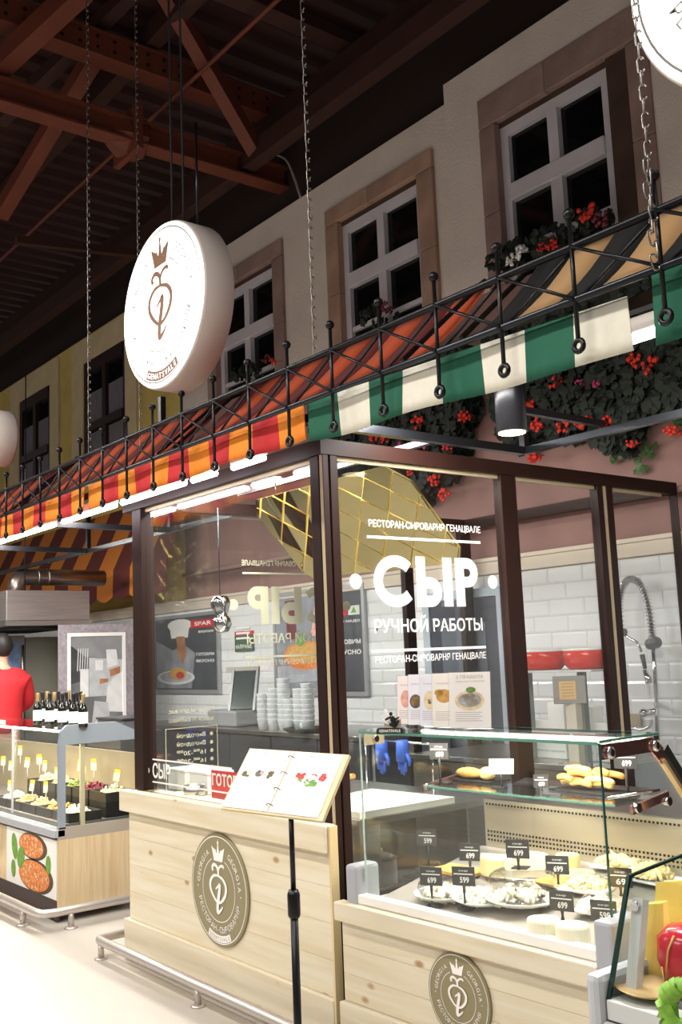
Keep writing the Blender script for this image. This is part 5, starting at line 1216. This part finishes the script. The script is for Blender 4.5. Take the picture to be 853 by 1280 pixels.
# pre-rinse faucet
fx = thing('spring_faucet', 'chrome pre-rinse faucet with a spring hose against the white tiles', 'faucet', AT(822, 930, Y=5.3))
YF2 = 5.27
def FP(px, py, dy=0): return AT(px, py, Y=YF2+dy)
arc = spline([tuple(FP(*p)) for p in ((777, 790), (775, 765), (776, 745), (781, 730), (789, 724), (799, 728), (807, 743), (812, 763), (815, 785), (816, 798))], 8)
MB().tube(arc, .011, 8).build('hose', M_gunm, fx)
hl = []; total = len(arc)-1; turns = 44; n = turns*8
for i in range(n+1):
    f = i/n*total; j = min(int(f), total-1); A = Vector(arc[j]).lerp(Vector(arc[j+1]), f-j); d = (Vector(arc[j+1])-Vector(arc[j])).normalized()
    a1 = Vector((0, 1, 0)); b1 = d.cross(a1).normalized(); th = 2*PI*i/8; hl.append(A+(a1*math.cos(th)+b1*math.sin(th))*.022)
MB().tube(hl, .0045, 5).build('spring', M_chrome, fx)
MB().tube([FP(816, 795), FP(820, 850), FP(823, 935)], .013, 10).build('riser', M_chrome, fx)
MB().lathe([(.03, -.04), (.036, -.02), (.036, .03), (.025, .045)], FP(817, 804), 16, (1, 0, .2)).build('clamp', mat('dark_grey_rubber', '4d4f52', .5), fx)
MB().tube([FP(778, 791), FP(786, 797), FP(797, 803), FP(803, 815)], .010, 8).build('trigger_arm', M_chrome, fx)
MB().lathe([(.02, -.015), (.024, 0), (.02, .015)], FP(780, 790), 14, (1, 0, 0)).build('collar', MATS['dark_grey_rubber'], fx)
MB().tube([FP(803, 818), FP(807, 836)], [.016, .012], 10).build('grip', MATS['dark_grey_rubber'], fx)
MB().tube([FP(806, 838), FP(811, 848), FP(812, 854)], [.014, .022, .024], 12).build('spray_head', M_chrome, fx)
MB().tube([FP(822, 889), FP(806, 891)], .02, 10).build('valve', M_chrome, fx); MB().ball(FP(805, 891), .028, 2).build('valve_knob', M_chrome, fx)
MB().tube(spline([tuple(FP(*p)) for p in ((815, 900), (812, 908), (800, 912), (790, 910), (787, 920))], 4), .011, 8).build('spout', M_chrome, fx)
MB().tube([FP(820, 880), FP(820, 880, .12)], .012, 8).build('wall_stay', M_chrome, fx)
for px in (790, ): 
    q = AT(px, 900, Y=5.385); t = thing('wall_socket', 'cream double wall socket under the faucet', 'socket', (q.x, 5.38, q.z-.04))
    MB().box(q.x-.075, q.x+.075, 5.372, 5.386, q.z-.04, q.z+.04, .004).build('plate', M_cream, t)
    for s_ in (-.037, .037): MB().lathe([(.026, 0), (.026, .003), (.022, .003), (.022, .001)], (q.x+s_, 5.372, q.z), 18, (0, -1, 0)).build('outlet', M_cream, t)

# ================================================================== NEIGHBOURING KITCHEN seen through the left glass
sw = thing('long_worktop', 'long steel worktop with cupboards beyond the left glass', 'worktop', (-7.4, 5.0, 0))
MB().box(-9.3, -5.55, 4.55, 5.34, 1.0, 1.03, .003).build('worktop', M_steel, sw)
for i in range(6): MB().box(-9.28+i*.62, -8.68+i*.62, 4.57, 4.59, .1, .99, .004).build('door', mat('dull_steel', '77777a', .35, .8), sw)
MB().box(-9.3, -5.55, 4.591, 5.33, .05, .999).build('carcass', M_grayp, sw)
q = AT(300, 893, Y=4.85); t = thing('till', 'grey till with a tilted dark screen on the long worktop', 'till', (q.x, 4.85, 1.031))
MB().box(q.x-.28, q.x+.2, 4.68, 5.0, 1.031, 1.17, .02).build('base', mat('silver_grey', '9b9c9c', .4, .3), t)
pl = PL((q.x+.12, 4.80, 1.17), (.75, .66, 0), (-.5, .1, .86)); MB().prism([(-.10, 0), (.10, 0), (.10, .36), (-.10, .36)], pl, -.02, .02).build('screen', mat('dark_green_screen', '2c3634', .2), t)
MB().prism([(-.12, -.02), (-.10, -.02), (-.10, .38), (-.12, .38)], pl, -.03, .03).build('bezel', MATS['silver_grey'], t); MB().prism([(.10, -.02), (.12, -.02), (.12, .38), (.10, .38)], pl, -.03, .03).build('bezel', MATS['silver_grey'], t)
MB().bar(pl.pt(-.18, .38, .0), pl.pt(.12, .38, 0), .05, .05).build('handle', mat('beige_grey', 'b3ada2', .4), t)
M_cup = mat('white_plastic_cup', 'dfe0e2', .3)
for i, (px, hh) in enumerate(((330, .30), (343, .34), (356, .42), (364, .26), (376, .34), (386, .36))):
    c = AT(px, 922, Z=1.031); c.y = min(max(c.y, 4.66), 5.2); c.x = AT(px, 915, Y=c.y).x; r = .055
    t = thing('cup_stack', 'stack of white plastic cups on the long worktop, %s from the left' % ordn[i], 'cups', (c.x, c.y, 1.031), 'stacks of cups on the worktop')
    nc = int(hh/.045)
    for j in range(nc):
        z = 1.031+j*.04; MB().lathe([(r*.72, 0), (r, .085), (r*1.04, .09), (r*.97, .09), (r*.7, .004), (0, .004)], (c.x, c.y, z), 16).build('cup', M_cup, t)
c = AT(386, 928, Y=4.66); c.z = 1.031; t = thing('frying_pan', 'shallow dark pan at the right end of the long worktop', 'pan', c)
MB().lathe([(0, 0), (.15, 0), (.2, .03), (.195, .033), (.145, .006), (0, .006)], c, 28).build('dish', mat('dark_pan', '3b3a3a', .35, .5), t); MB().ball(c+Vector((-.04, 0, .045)), .045, 2, (1, 1, .8)).build('glass_knob', mat('pale_green_glass', 'b9c9bd', .2), t)
# posters on the tiled wall
def poster(px0, px1, pt_, pb, label):
    a = AT(px0, pb, Y=5.375); b = AT(px1, pt_, Y=5.375); x0, x1, z0, z1 = a.x, b.x, a.z, b.z
    t = thing('wall_poster', label, 'poster', ((x0+x1)/2, 5.37, z0)); f = .035; m = mat('silver_frame', 'b3b3b6', .35, .5)
    MB().box(x0, x1, 5.355, 5.386, z0, z0+f).box(x0, x1, 5.355, 5.386, z1-f, z1).box(x0, x0+f, 5.355, 5.386, z0+f, z1-f).box(x1-f, x1, 5.355, 5.386, z0+f, z1-f).build('frame', m, t)
    MB().box(x0+f, x1-f, 5.368, 5.38, z0+f, z1-f).build('print', mat('slate_print', '4a4c52', .35, 0, .25, 3), t)
    return t, PL((x0+f, 5.368, z0+f), (1, 0, 0), (0, 0, 1)), x1-x0-2*f, z1-z0-2*f
M_pw = mat('print_white', 'd9d6d2', .5, 0, .1, 8); M_pgrey = mat('print_grey', '8b8d94', .5, 0, .3, 6); M_pskin = mat('print_tan', 'a9744f', .5, 0, .2, 10); M_psil = mat('print_silver', 'a9adb3', .4, 0, .3, 6); M_psr = mat('print_red', 'c8262c', .5); M_burg = mat('print_burgundy', '6d1f2c', .5)
def sh(t, pl, w, h, poly, m, c): return MB().sheet([(a*w, b*h) for a, b in poly], pl, c).build('print_shape', m, t, fix=False)
t, pl, w, h = poster(194, 274, 763, 866, 'framed poster of a cook dressing a plate, seen through the left glass')
sh(t, pl, w, h, [(.02, .02), (.6, .02), (.66, .5), (.5, .62), (.3, .55), (.02, .7)], M_pgrey, .0012); sh(t, pl, w, h, ell(.42, .9, .2, .085, 18), M_pw, .0016); sh(t, pl, w, h, [(.28, .72), (.55, .72), (.58, .9), (.25, .9)], M_pw, .0018)
sh(t, pl, w, h, [(.36, .74), (.5, .74), (.52, .5), (.46, .34), (.38, .5)], M_pskin, .002); sh(t, pl, w, h, ell(.34, .17, .31, .10, 24), M_pw, .0022); sh(t, pl, w, h, ell(.34, .18, .26, .075, 24), M_psil, .0025); sh(t, pl, w, h, ell(.38, .22, .14, .085, 14), M_p2, .003); sh(t, pl, w, h, ell(.42, .20, .07, .05, 10), M_tom, .0033); sh(t, pl, w, h, [(.6, .84), (.98, .84), (.98, .95), (.6, .95)], M_psr, .002)
mb = MB(); text(mb, 'SPAR', pl, w*.66, w*.92, h*.87, h*.925, .0032, .02); text(mb, 'ГОТОВИМ', pl, w*.68, w*.95, h*.46, h*.50, .0022, .02); text(mb, 'ВКУСНО', pl, w*.68, w*.95, h*.37, h*.41, .0022, .02); text(mb, 'вкусно', pl, w*.72, w*.95, h*.76, h*.80, .0022, .02)
mb.build('lettering', M_letter, t, kind='stuff', fix=False)
t, pl, w, h = poster(346, 456, 728, 869, 'framed poster of orange pasta cut by the brown corner post')
sh(t, pl, w, h, [(.0, .0), (.66, .0), (.66, 1), (0, 1)], M_pgrey, .0010); sh(t, pl, w, h, [(.0, .08), (.66, .12), (.66, .30), (0, .26)], M_psil, .0016); sh(t, pl, w, h, ell(.36, .37, .27, .15, 22), M_aub, .002); sh(t, pl, w, h, ell(.36, .39, .23, .11, 18), M_p2, .0024); sh(t, pl, w, h, ell(.30, .53, .06, .07, 10), M_pg, .0028); sh(t, pl, w, h, [(.14, .54), (.26, .54), (.24, .95), (.12, .95)], M_burg, .0017); sh(t, pl, w, h, [(.42, .55), (.50, .55), (.62, .98), (.50, .98)], M_p3, .0018)
sh(t, pl, w, h, [(.70, .74), (.84, .74), (.84, .83), (.70, .83)], M_psr, .0016); sh(t, pl, w, h, [(.85, .74), (.97, .74), (.97, .83), (.85, .83)], M_pw, .0016); sh(t, pl, w, h, [(.91, .82), (.94, .76), (.88, .76)], M_pg, .002)
mb = MB(); text(mb, 'ЭТО НАДО', pl, w*.70, w*.97, h*.665, h*.695, .0022, .02); text(mb, 'ГОТОВИМ', pl, w*.68, w*.97, h*.46, h*.505, .0022, .02); text(mb, 'ВКУСНО', pl, w*.70, w*.97, h*.36, h*.405, .0022, .02); mb.build('lettering', M_letter, t, kind='stuff', fix=False)
a = AT(294, 815, Y=5.375); b = AT(316, 788, Y=5.375); t = thing('wall_notice', 'small red and green notice plate on the tiles', 'sign', (a.x, 5.375, a.z))
zz_ = [a.z, a.z+(b.z-a.z)*.8, b.z]; MB().box(a.x, b.x, 5.374, 5.385, zz_[0], zz_[1]).build('plate', mat('notice_green', '3d5a3a', .5), t); MB().box(a.x, b.x, 5.374, 5.385, zz_[1]+.001, zz_[2]).build('top_band', M_psr, t)
mb = MB(); text(mb, 'НАЛИЧНЫЕ', PL((a.x, 5.374, a.z), (1, 0, 0), (0, 0, 1)), .02, b.x-a.x-.02, .03, .07, .001, .02)
for i in range(3): mb.sheet([(.03, .12+.05*i), (b.x-a.x-.05, .12+.05*i), (b.x-a.x-.05, .14+.05*i), (.03, .14+.05*i)], PL((a.x, 5.374, a.z), (1, 0, 0), (0, 0, 1)), .001)
mb.build('lettering', M_letter, t, kind='stuff', fix=False)
# hood and duct
hd_ = thing('extractor_hood', 'brushed steel extractor hood over the neighbouring kitchen', 'hood', (-10.4, 4.0, 2.03))
y0h, y1h = AT(8, 740, X=-9.8).y, AT(112, 737, X=-9.8).y
MB().box(-11.4, -9.8, y0h, y1h, 2.07, 2.37, .004).build('canopy', mat('hood_steel', 'a59c98', .35, .8, .1, 3, (1, 1, 20)), hd_)
MB().box(-11.4, -9.79, y0h-.01, y1h+.02, 2.02, 2.068).build('lip', M_steel, hd_)
MB().box(-11.2, -9.9, y0h+.08, y1h-.1, 1.99, 2.019).build('grease_filter', M_dark, hd_)
d0 = AT(74, 722, X=-10.2); d1 = AT(20, 722, X=-10.2); zd = d0.z
M_duct = mat('duct_steel', '8a7c74', .3, .85)
pts = [(-10.2, d0.y+.5, zd), (-10.2, d1.y+.1, zd)]+[(-10.2, d1.y+.1-.1*math.sin(t_*PI/8), zd-.1*(1-math.cos(t_*PI/8))) for t_ in range(1, 5)]+[(-10.2, d1.y, 2.35)]
MB().tube(pts, .085, 16).build('duct', M_duct, hd_)
for yy in (d1.y+.22, d1.y+.33): MB().lathe([(.088, -.008), (.093, 0), (.088, .008)], (-10.2, yy, zd), 18, (0, 1, 0)).build('duct_band', M_steel, hd_)
MB().tube([(-9.9, d1.y-.02, 2.37), (-9.9, d1.y-.02, 4.6)], .006, 6).build('hanger', M_gunm, hd_); MB().tube([(-11.2, d1.y-.02, 2.37), (-11.2, d1.y-.02, 4.6)], .006, 6).build('hanger', M_gunm, hd_)
# tall oven cabinet and picture frame facing the aisle
y0o, y1o = AT(-30, 795, X=-10.4).y, AT(33, 795, X=-10.4).y; y2o = AT(76, 795, X=-10.4).y; zo = AT(40, 794, X=-10.4).z
ov = thing('tall_oven', 'tall grey oven cabinet with a glazed door behind the red jacket', 'oven', (-10.7, y1o, 0))
MB().box(-11.1, -10.42, y0o, y1o-.01, 0, zo, .005).build('body', mat('oven_grey', '8d8e92', .4, .4), ov)
MB().box(-10.419, -10.40, y0o+.05, AT(29, 795, X=-10.4).y-.04, 1.05, zo-.08, .003).build('door_glass', mat('oven_glass_reflection', '6f86a6', .08, 0, .5, 5), ov)  # mottled blue colour paints the reflections in the door glass
MB().tube([(-10.38, AT(28, 795, X=-10.4).y, 1.0), (-10.38, AT(28, 795, X=-10.4).y, zo-.1)], .012, 8).build('door_handle', M_steel, ov)
MB().box(-11.1, -10.42, y1o, y2o+.3, 0, zo-.02, .004).build('side_panel', mat('sage_grey', '77776a', .6), ov)
yf0, yf1 = AT(74, 780, X=-9.7).y, AT(166, 780, X=-9.7).y; zf1 = AT(74, 781, X=-9.7).z; zf0 = .95
pf_ = thing('picture_frame', 'large framed black and white kitchen photograph in a grey patterned frame', 'picture', (-9.7, (yf0+yf1)/2, 0))
M_pfr = mat('grey_lilac_frame', '9a9197', .6, 0, .25, 25); o_ = .085
MB().box(-9.73, -9.70, yf0, yf1, zf1-o_, zf1).build('frame_rail', M_pfr, pf_); MB().box(-9.73, -9.70, yf0, yf1, zf0, zf0+o_).build('frame_rail', M_pfr, pf_)
MB().box(-9.73, -9.70, yf0, yf0+o_, zf0+o_, zf1-o_).build('frame_stile', M_pfr, pf_); MB().box(-9.73, -9.70, yf1-o_, yf1, zf0+o_, zf1-o_).build('frame_stile', M_pfr, pf_)
o2_ = o_+.035; MB().box(-9.728, -9.695, yf0+o_, yf1-o_, zf1-o2_, zf1-o_).box(-9.728, -9.695, yf0+o_, yf0+o2_, zf0+o_, zf1-o2_).box(-9.728, -9.695, yf1-o2_, yf1-o_, zf0+o_, zf1-o2_).build('mount', M_white, pf_)
MB().box(-9.725, -9.705, yf0+o2_, yf1-o2_, zf0+o_, zf1-o2_).build('photograph', mat('photo_grey', '6f7072', .4, 0, .35, 4), pf_)
for yy in (yf0+.06, yf1-.06): MB().box(-9.76, -9.731, yy-.02, yy+.02, 0, zf1-.1).build('stand_leg', M_dark, pf_)
pl = PL((-9.705, yf0+o2_, zf0+o_), (0, 1, 0), (0, 0, 1)); w = yf1-yf0-2*o2_; h = zf1-zf0-o_-o2_
M_ph1 = mat('photo_light', 'b9bbbd', .5, 0, .15, 10); M_ph2 = mat('photo_dark', '424345', .5, 0, .3, 10); M_ph3 = mat('photo_white', 'dcdcdb', .5, 0, .08, 10)
for poly, m, c_ in (([(0, .78), (1, .72), (1, 1), (0, 1)], mat('photo_mid', '87888a', .5, 0, .15, 6), .001), ([(.35, .3), (1, .3), (1, .72), (.35, .75)], M_ph1, .0014), ([(.0, .45), (.3, .5), (.3, .75), (0, .9)], M_ph2, .0012), ([(.18, .3), (.34, .3), (.34, .62), (.18, .62)], M_ph3, .0018), ([(.70, .62), (.92, .66), (.88, .84), (.68, .84)], M_ph3, .0022), ([(.76, .52), (.95, .56), (.96, .64), (.74, .60)], M_pskin, .0024), ([(.66, .12), (1.0, .1), (1.0, .58), (.8, .5), (.7, .4)], M_ph3, .002), ([(.55, .44), (.72, .46), (.72, .5), (.55, .5)], M_pskin, .0026), ([(.4, .0), (.75, 0), (.72, .22), (.45, .25)], M_ph1, .0022), ([(.47, .6), (.62, .6), (.62, .72), (.47, .72)], M_ph3, .0019)):
    sh(pf_, pl, w, h, poly, m, c_)
for i in range(5): a0 = .12+.045*i; sh(pf_, pl, w, h, [(a0, .60), (a0+.015, .60), (a0+.035, .86), (a0+.02, .86)], M_ph3, .003)
# striped awning painted on the back wall
M_or2 = mat('ochre_orange_cloth', 'c8762c', .85); M_br2 = mat('brown_red_cloth', '5f2a24', .85)
aw = thing('wall_awning', 'orange and brown striped awning with scalloped hem on the back wall', 'awning', (-12, 5.0, 2.3))
x = -16.0; i = 0
while x < -9.7:
    w_ = .42; vs = []; n = 8
    for j in range(n+1):
        xx = x+w_*j/n; vs += [(xx, 5.37, 3.45), (xx, 5.0, 2.66), (xx, 4.99, 2.36-.05*math.sin(PI*j/n))]
    fs = []
    for j in range(n): q = j*3; fs += [(q, q+3, q+4, q+1), (q+1, q+4, q+5, q+2)]
    nb = len(vs); vs += [(a_, b_+.006, c_+.002) for a_, b_, c_ in vs]; fs += [tuple(nb+v for v in f[::-1]) for f in fs]
    MB().add(vs, fs).build('stripe', (M_or2, M_br2)[i % 2], aw, fix=False); x += w_; i += 1
MB().bar((-16, 5.01, 2.65), (-9.8, 5.01, 2.65), .02).build('hem_bar', M_black, aw)

# ================================================================== PERSON in a red jacket behind the salad counter
pn = AT(4, 836, X=-9.8); bx_, by2 = pn.x, pn.y
pe_ = thing('person', 'person in a red jacket standing behind the salad counter at left', 'person', (bx_, by2, 0))
def skin(name, verts, edges, m, parent, sub=2, root=0):
    me = bpy.data.meshes.new(name); me.from_pydata([Vector(v[:3]) for v in verts], [], []); me = bpy.data.meshes.new(name)
    me.from_pydata([(v[0], v[1], v[2]) for v in verts], edges, []); o = bpy.data.objects.new(name, me); COL.objects.link(o); o.parent = parent
    sk_ = o.modifiers.new('skin', 'SKIN'); sk_.use_smooth_shade = True
    ly = me.skin_vertices[0] if me.skin_vertices else None
    if ly is None:
        bm = bmesh.new(); bm.from_mesh(me); bm.verts.layers.skin.verify(); bm.to_mesh(me); bm.free(); ly = me.skin_vertices[0]
    for i, v in enumerate(verts): ly.data[i].radius = (v[3], v[4] if len(v) > 4 else v[3]); ly.data[i].use_root = (i == root)
    o.modifiers.new('sub', 'SUBSURF').levels = sub; o.modifiers['sub'].render_levels = sub
    me.materials.append(m); return o
M_skin_ = mat('skin', 'c99a80', .55); M_jk = mat('red_jacket', 'd0262e', .7, 0, .06, 12); M_tr = mat('black_trousers', '202024', .8); M_hair = mat('dark_hair', '1b1412', .6)
nz = pn.z
V = [(0, 0, nz-.58, .13), (0, 0, nz-.35, .13), (-.01, 0, nz-.10, .12), (-.02, 0, nz+.02, .055), (-.03, 0, nz+.10, .055), (-.045, 0, nz+.19, .088), (-.05, 0, nz+.26, .08),
     (0, .19, nz-.08, .06), (-.08, .26, nz-.34, .045), (-.32, .20, nz-.42, .036), (-.40, .18, nz-.42, .028), (0, -.19, nz-.08, .06), (-.08, -.26, nz-.34, .045), (-.32, -.20, nz-.42, .036), (-.40, -.18, nz-.42, .028),
     (0, .10, nz-.70, .085), (-.02, .11, .50, .06), (0, .12, .09, .045), (-.14, .12, .04, .035), (0, -.10, nz-.70, .085), (-.02, -.11, .50, .06), (0, -.12, .09, .045), (-.14, -.12, .04, .035)]
Ed = [(0, 1), (1, 2), (2, 3), (3, 4), (4, 5), (5, 6), (2, 7), (7, 8), (8, 9), (9, 10), (2, 11), (11, 12), (12, 13), (13, 14), (0, 15), (15, 16), (16, 17), (17, 18), (0, 19), (19, 20), (20, 21), (21, 22)]
for hb_, sgn in ((10, -1), (14, 1)):
    b = V[hb_]
    for f_, (dy, L_) in enumerate(((-.028, .07), (-.010, .085), (.009, .08), (.027, .065))):
        i0 = len(V); V += [(b[0]-.035, b[1]+dy, b[2], .010), (b[0]-.035-L_*.55, b[1]+dy*1.1, b[2]-.01, .009), (b[0]-.035-L_, b[1]+dy*1.1, b[2]-.03, .008)]; Ed += [(hb_, i0), (i0, i0+1), (i0+1, i0+2)]
    i0 = len(V); V += [(b[0]-.015, b[1]+sgn*.035, b[2]-.005, .011), (b[0]-.05, b[1]+sgn*.055, b[2]-.015, .009)]; Ed += [(hb_, i0), (i0, i0+1)]
skin('body', V, Ed, M_skin_, pe_)
J = [(0, 0, nz-.66, .165, .20), (0, 0, nz-.42, .16, .20), (0, 0, nz-.22, .165, .21), (-.01, 0, nz-.08, .14, .17), (-.02, 0, nz+.015, .075), (.0, .21, nz-.09, .085), (-.06, .285, nz-.34, .068), (-.27, .21, nz-.42, .055), (0, -.21, nz-.09, .085), (-.06, -.285, nz-.34, .068), (-.27, -.21, nz-.42, .055)]
skin('jacket', J, [(0, 1), (1, 2), (2, 3), (3, 4), (3, 5), (5, 6), (6, 7), (3, 8), (8, 9), (9, 10)], M_jk, pe_)
T_ = [(0, 0, nz-.62, .15), (0, .10, nz-.74, .11), (-.02, .11, .50, .08), (0, .12, .11, .07), (0, -.10, nz-.74, .11), (-.02, -.11, .50, .08), (0, -.12, .11, .07)]
skin('trousers', T_, [(0, 1), (1, 2), (2, 3), (0, 4), (4, 5), (5, 6)], M_tr, pe_)
hm = MB(); hc = Vector((bx_-.03, by2, nz+.225)); hm.ball(hc, .118, 3, (1, .85, 1.05))
hm.v = [v if v.z > hc.z-.02 or v.x > hc.x+.02 else Vector((hc.x+(v.x-hc.x)*.6, v.y, v.z)) for v in hm.v]; hm.build('hair', M_hair, pe_)
for sgn in (-1, 1): MB().ball((bx_-.04, by2+sgn*.088, nz+.17), .024, 2, (.7, .4, 1.2)).build('ear', M_skin_, pe_)
MB().lathe([(.0, .025), (.012, .01), (.016, 0)], (bx_-.128, by2, nz+.17), 10, (-1, 0, 0)).build('nose', M_skin_, pe_)
for sgn in (-1, 1): MB().ball((bx_-.122, by2+sgn*.033, nz+.195), .011, 2).build('eye', M_dark, pe_)
MB().box(bx_-.134, bx_-.122, by2-.022, by2+.022, nz+.125, nz+.132).build('mouth', mat('lips', '9a5a50', .5), pe_)

# ================================================================== IVY AND GERANIUMS ON THE PINK WALL
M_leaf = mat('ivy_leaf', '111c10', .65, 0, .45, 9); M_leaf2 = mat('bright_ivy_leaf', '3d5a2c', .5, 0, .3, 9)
M_ger = mat('geranium_red', 'd8321f', .6, 0, .2, 30); M_gpk = mat('geranium_pink', 'c23a78', .6, 0, .2, 30); M_gwh = mat('geranium_white', 'e6e2e0', .6)
def ivy(label, x0, x1, z0, z1, n, fl, strays, seed, box=True):
    rd = random.Random(seed); t = thing('hanging_geranium', label, 'plant', ((x0+x1)/2, 5.25, z1))
    if box: MB().box(x0+.05, x1-.05, 5.16, 5.39, z1-.06, z1+.12, .01).build('planter', mat('dark_planter', '2a211d', .7), t)
    mb = MB()
    def leaf(c, s):
        a = rd.random()*2*PI; tilt = rd.uniform(-.7, .7); ux = Vector((math.cos(a), tilt*.6-.2, math.sin(a))).normalized(); vx = ux.cross(Vector((rd.uniform(-.4, .4), -1, rd.uniform(-.4, .4)))).normalized(); nn = ux.cross(vx)
        P = [(-.5, 0, 0), (-.25, .45, .1), (.05, .3, .05), (.2, .5, .1), (.55, 0, 0), (.2, -.5, .1), (.05, -.3, .05), (-.25, -.45, .1)]
        mb.add([c+(ux*p[0]+vx*p[1]+nn*p[2])*s for p in P]+[c], [(8, i, (i+1) % 8) for i in range(8)])
    for i in range(n):
        u_ = rd.random(); x = x0+(x1-x0)*u_; dep = (z1-z0)*(.86+.10*math.sin(u_*13+seed)+.06*math.sin(u_*31))*(min(1, .55+u_*5, .55+(1-u_)*5)); z = z1+.05-dep*rd.random()
        leaf(Vector((x, rd.uniform(5.12, 5.37), z)), rd.uniform(.05, .095))
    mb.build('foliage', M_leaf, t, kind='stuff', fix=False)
    mb = MB()
    for px, py in strays:
        c = AT(px, py, Y=5.34)
        for k_ in range(5): leaf(c+Vector((rd.uniform(-.05, .05), 0, rd.uniform(-.06, .06))), .06)
        mb.tube([c, c+Vector((rd.uniform(-.1, .1), .01, .25))], .003, 5)
    if strays: mb.build('trailing_leaves', M_leaf2, t, kind='stuff', fix=False)
    for px, py, m, sc3 in fl:
        c = AT(px, py, Y=5.14); mb = MB()
        for k_ in range(16):
            a = rd.random()*2*PI; q = math.sqrt(rd.random())*.055*sc3; mb.ball(c+Vector((q*math.cos(a), rd.uniform(-.03, .02), q*math.sin(a)*.8)), .017*sc3, 1, (1, .5, 1), .5)
        mb.tube([c+Vector((0, .02, 0)), c+Vector((.005, .10, .02))], .003, 5); mb.build('flower_cluster', m, t, fix=False)
R_, K_ = M_ger, M_gpk
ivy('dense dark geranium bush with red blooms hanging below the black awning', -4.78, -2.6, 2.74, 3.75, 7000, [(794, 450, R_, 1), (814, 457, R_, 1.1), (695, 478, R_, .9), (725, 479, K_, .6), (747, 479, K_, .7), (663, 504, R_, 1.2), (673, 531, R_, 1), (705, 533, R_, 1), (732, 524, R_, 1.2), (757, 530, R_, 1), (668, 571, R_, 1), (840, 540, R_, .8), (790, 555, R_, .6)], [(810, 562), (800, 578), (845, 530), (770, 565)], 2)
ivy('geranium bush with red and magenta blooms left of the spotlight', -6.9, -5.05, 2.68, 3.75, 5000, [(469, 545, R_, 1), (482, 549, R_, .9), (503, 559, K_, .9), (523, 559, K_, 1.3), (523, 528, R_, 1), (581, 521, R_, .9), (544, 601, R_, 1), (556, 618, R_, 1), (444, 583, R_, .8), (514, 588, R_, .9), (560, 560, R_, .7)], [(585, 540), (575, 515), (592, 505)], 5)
ivy('window box of red and white geraniums on the largest window', -4.74, -3.75, 4.22, 4.36, 170, [(735, 266, R_, 1.2), (752, 274, M_burg, 1.1), (690, 306, R_, .8), (678, 309, R_, .6), (650, 315, M_gwh, 1.0), (638, 325, M_gwh, .9)], [], 7, False)
ivy('small geranium with one red bloom on the second window sill', -6.2, -5.95, 4.22, 4.40, 30, [(482, 384, M_burg, .9)], [], 8, False)
ivy('small geranium with red blooms on the window behind the sign', -8.2, -7.8, 4.22, 4.36, 40, [(333, 448, M_burg, .8), (342, 452, R_, .8)], [], 9, False)
MB().bar((AT(203, 540, Y=2.86).x, 2.86, ZF), (AT(203, 540, Y=2.86).x, 2.86, 3.2), .035, up=(1, 0, 0)).build('drop_post', M_black, scaf)
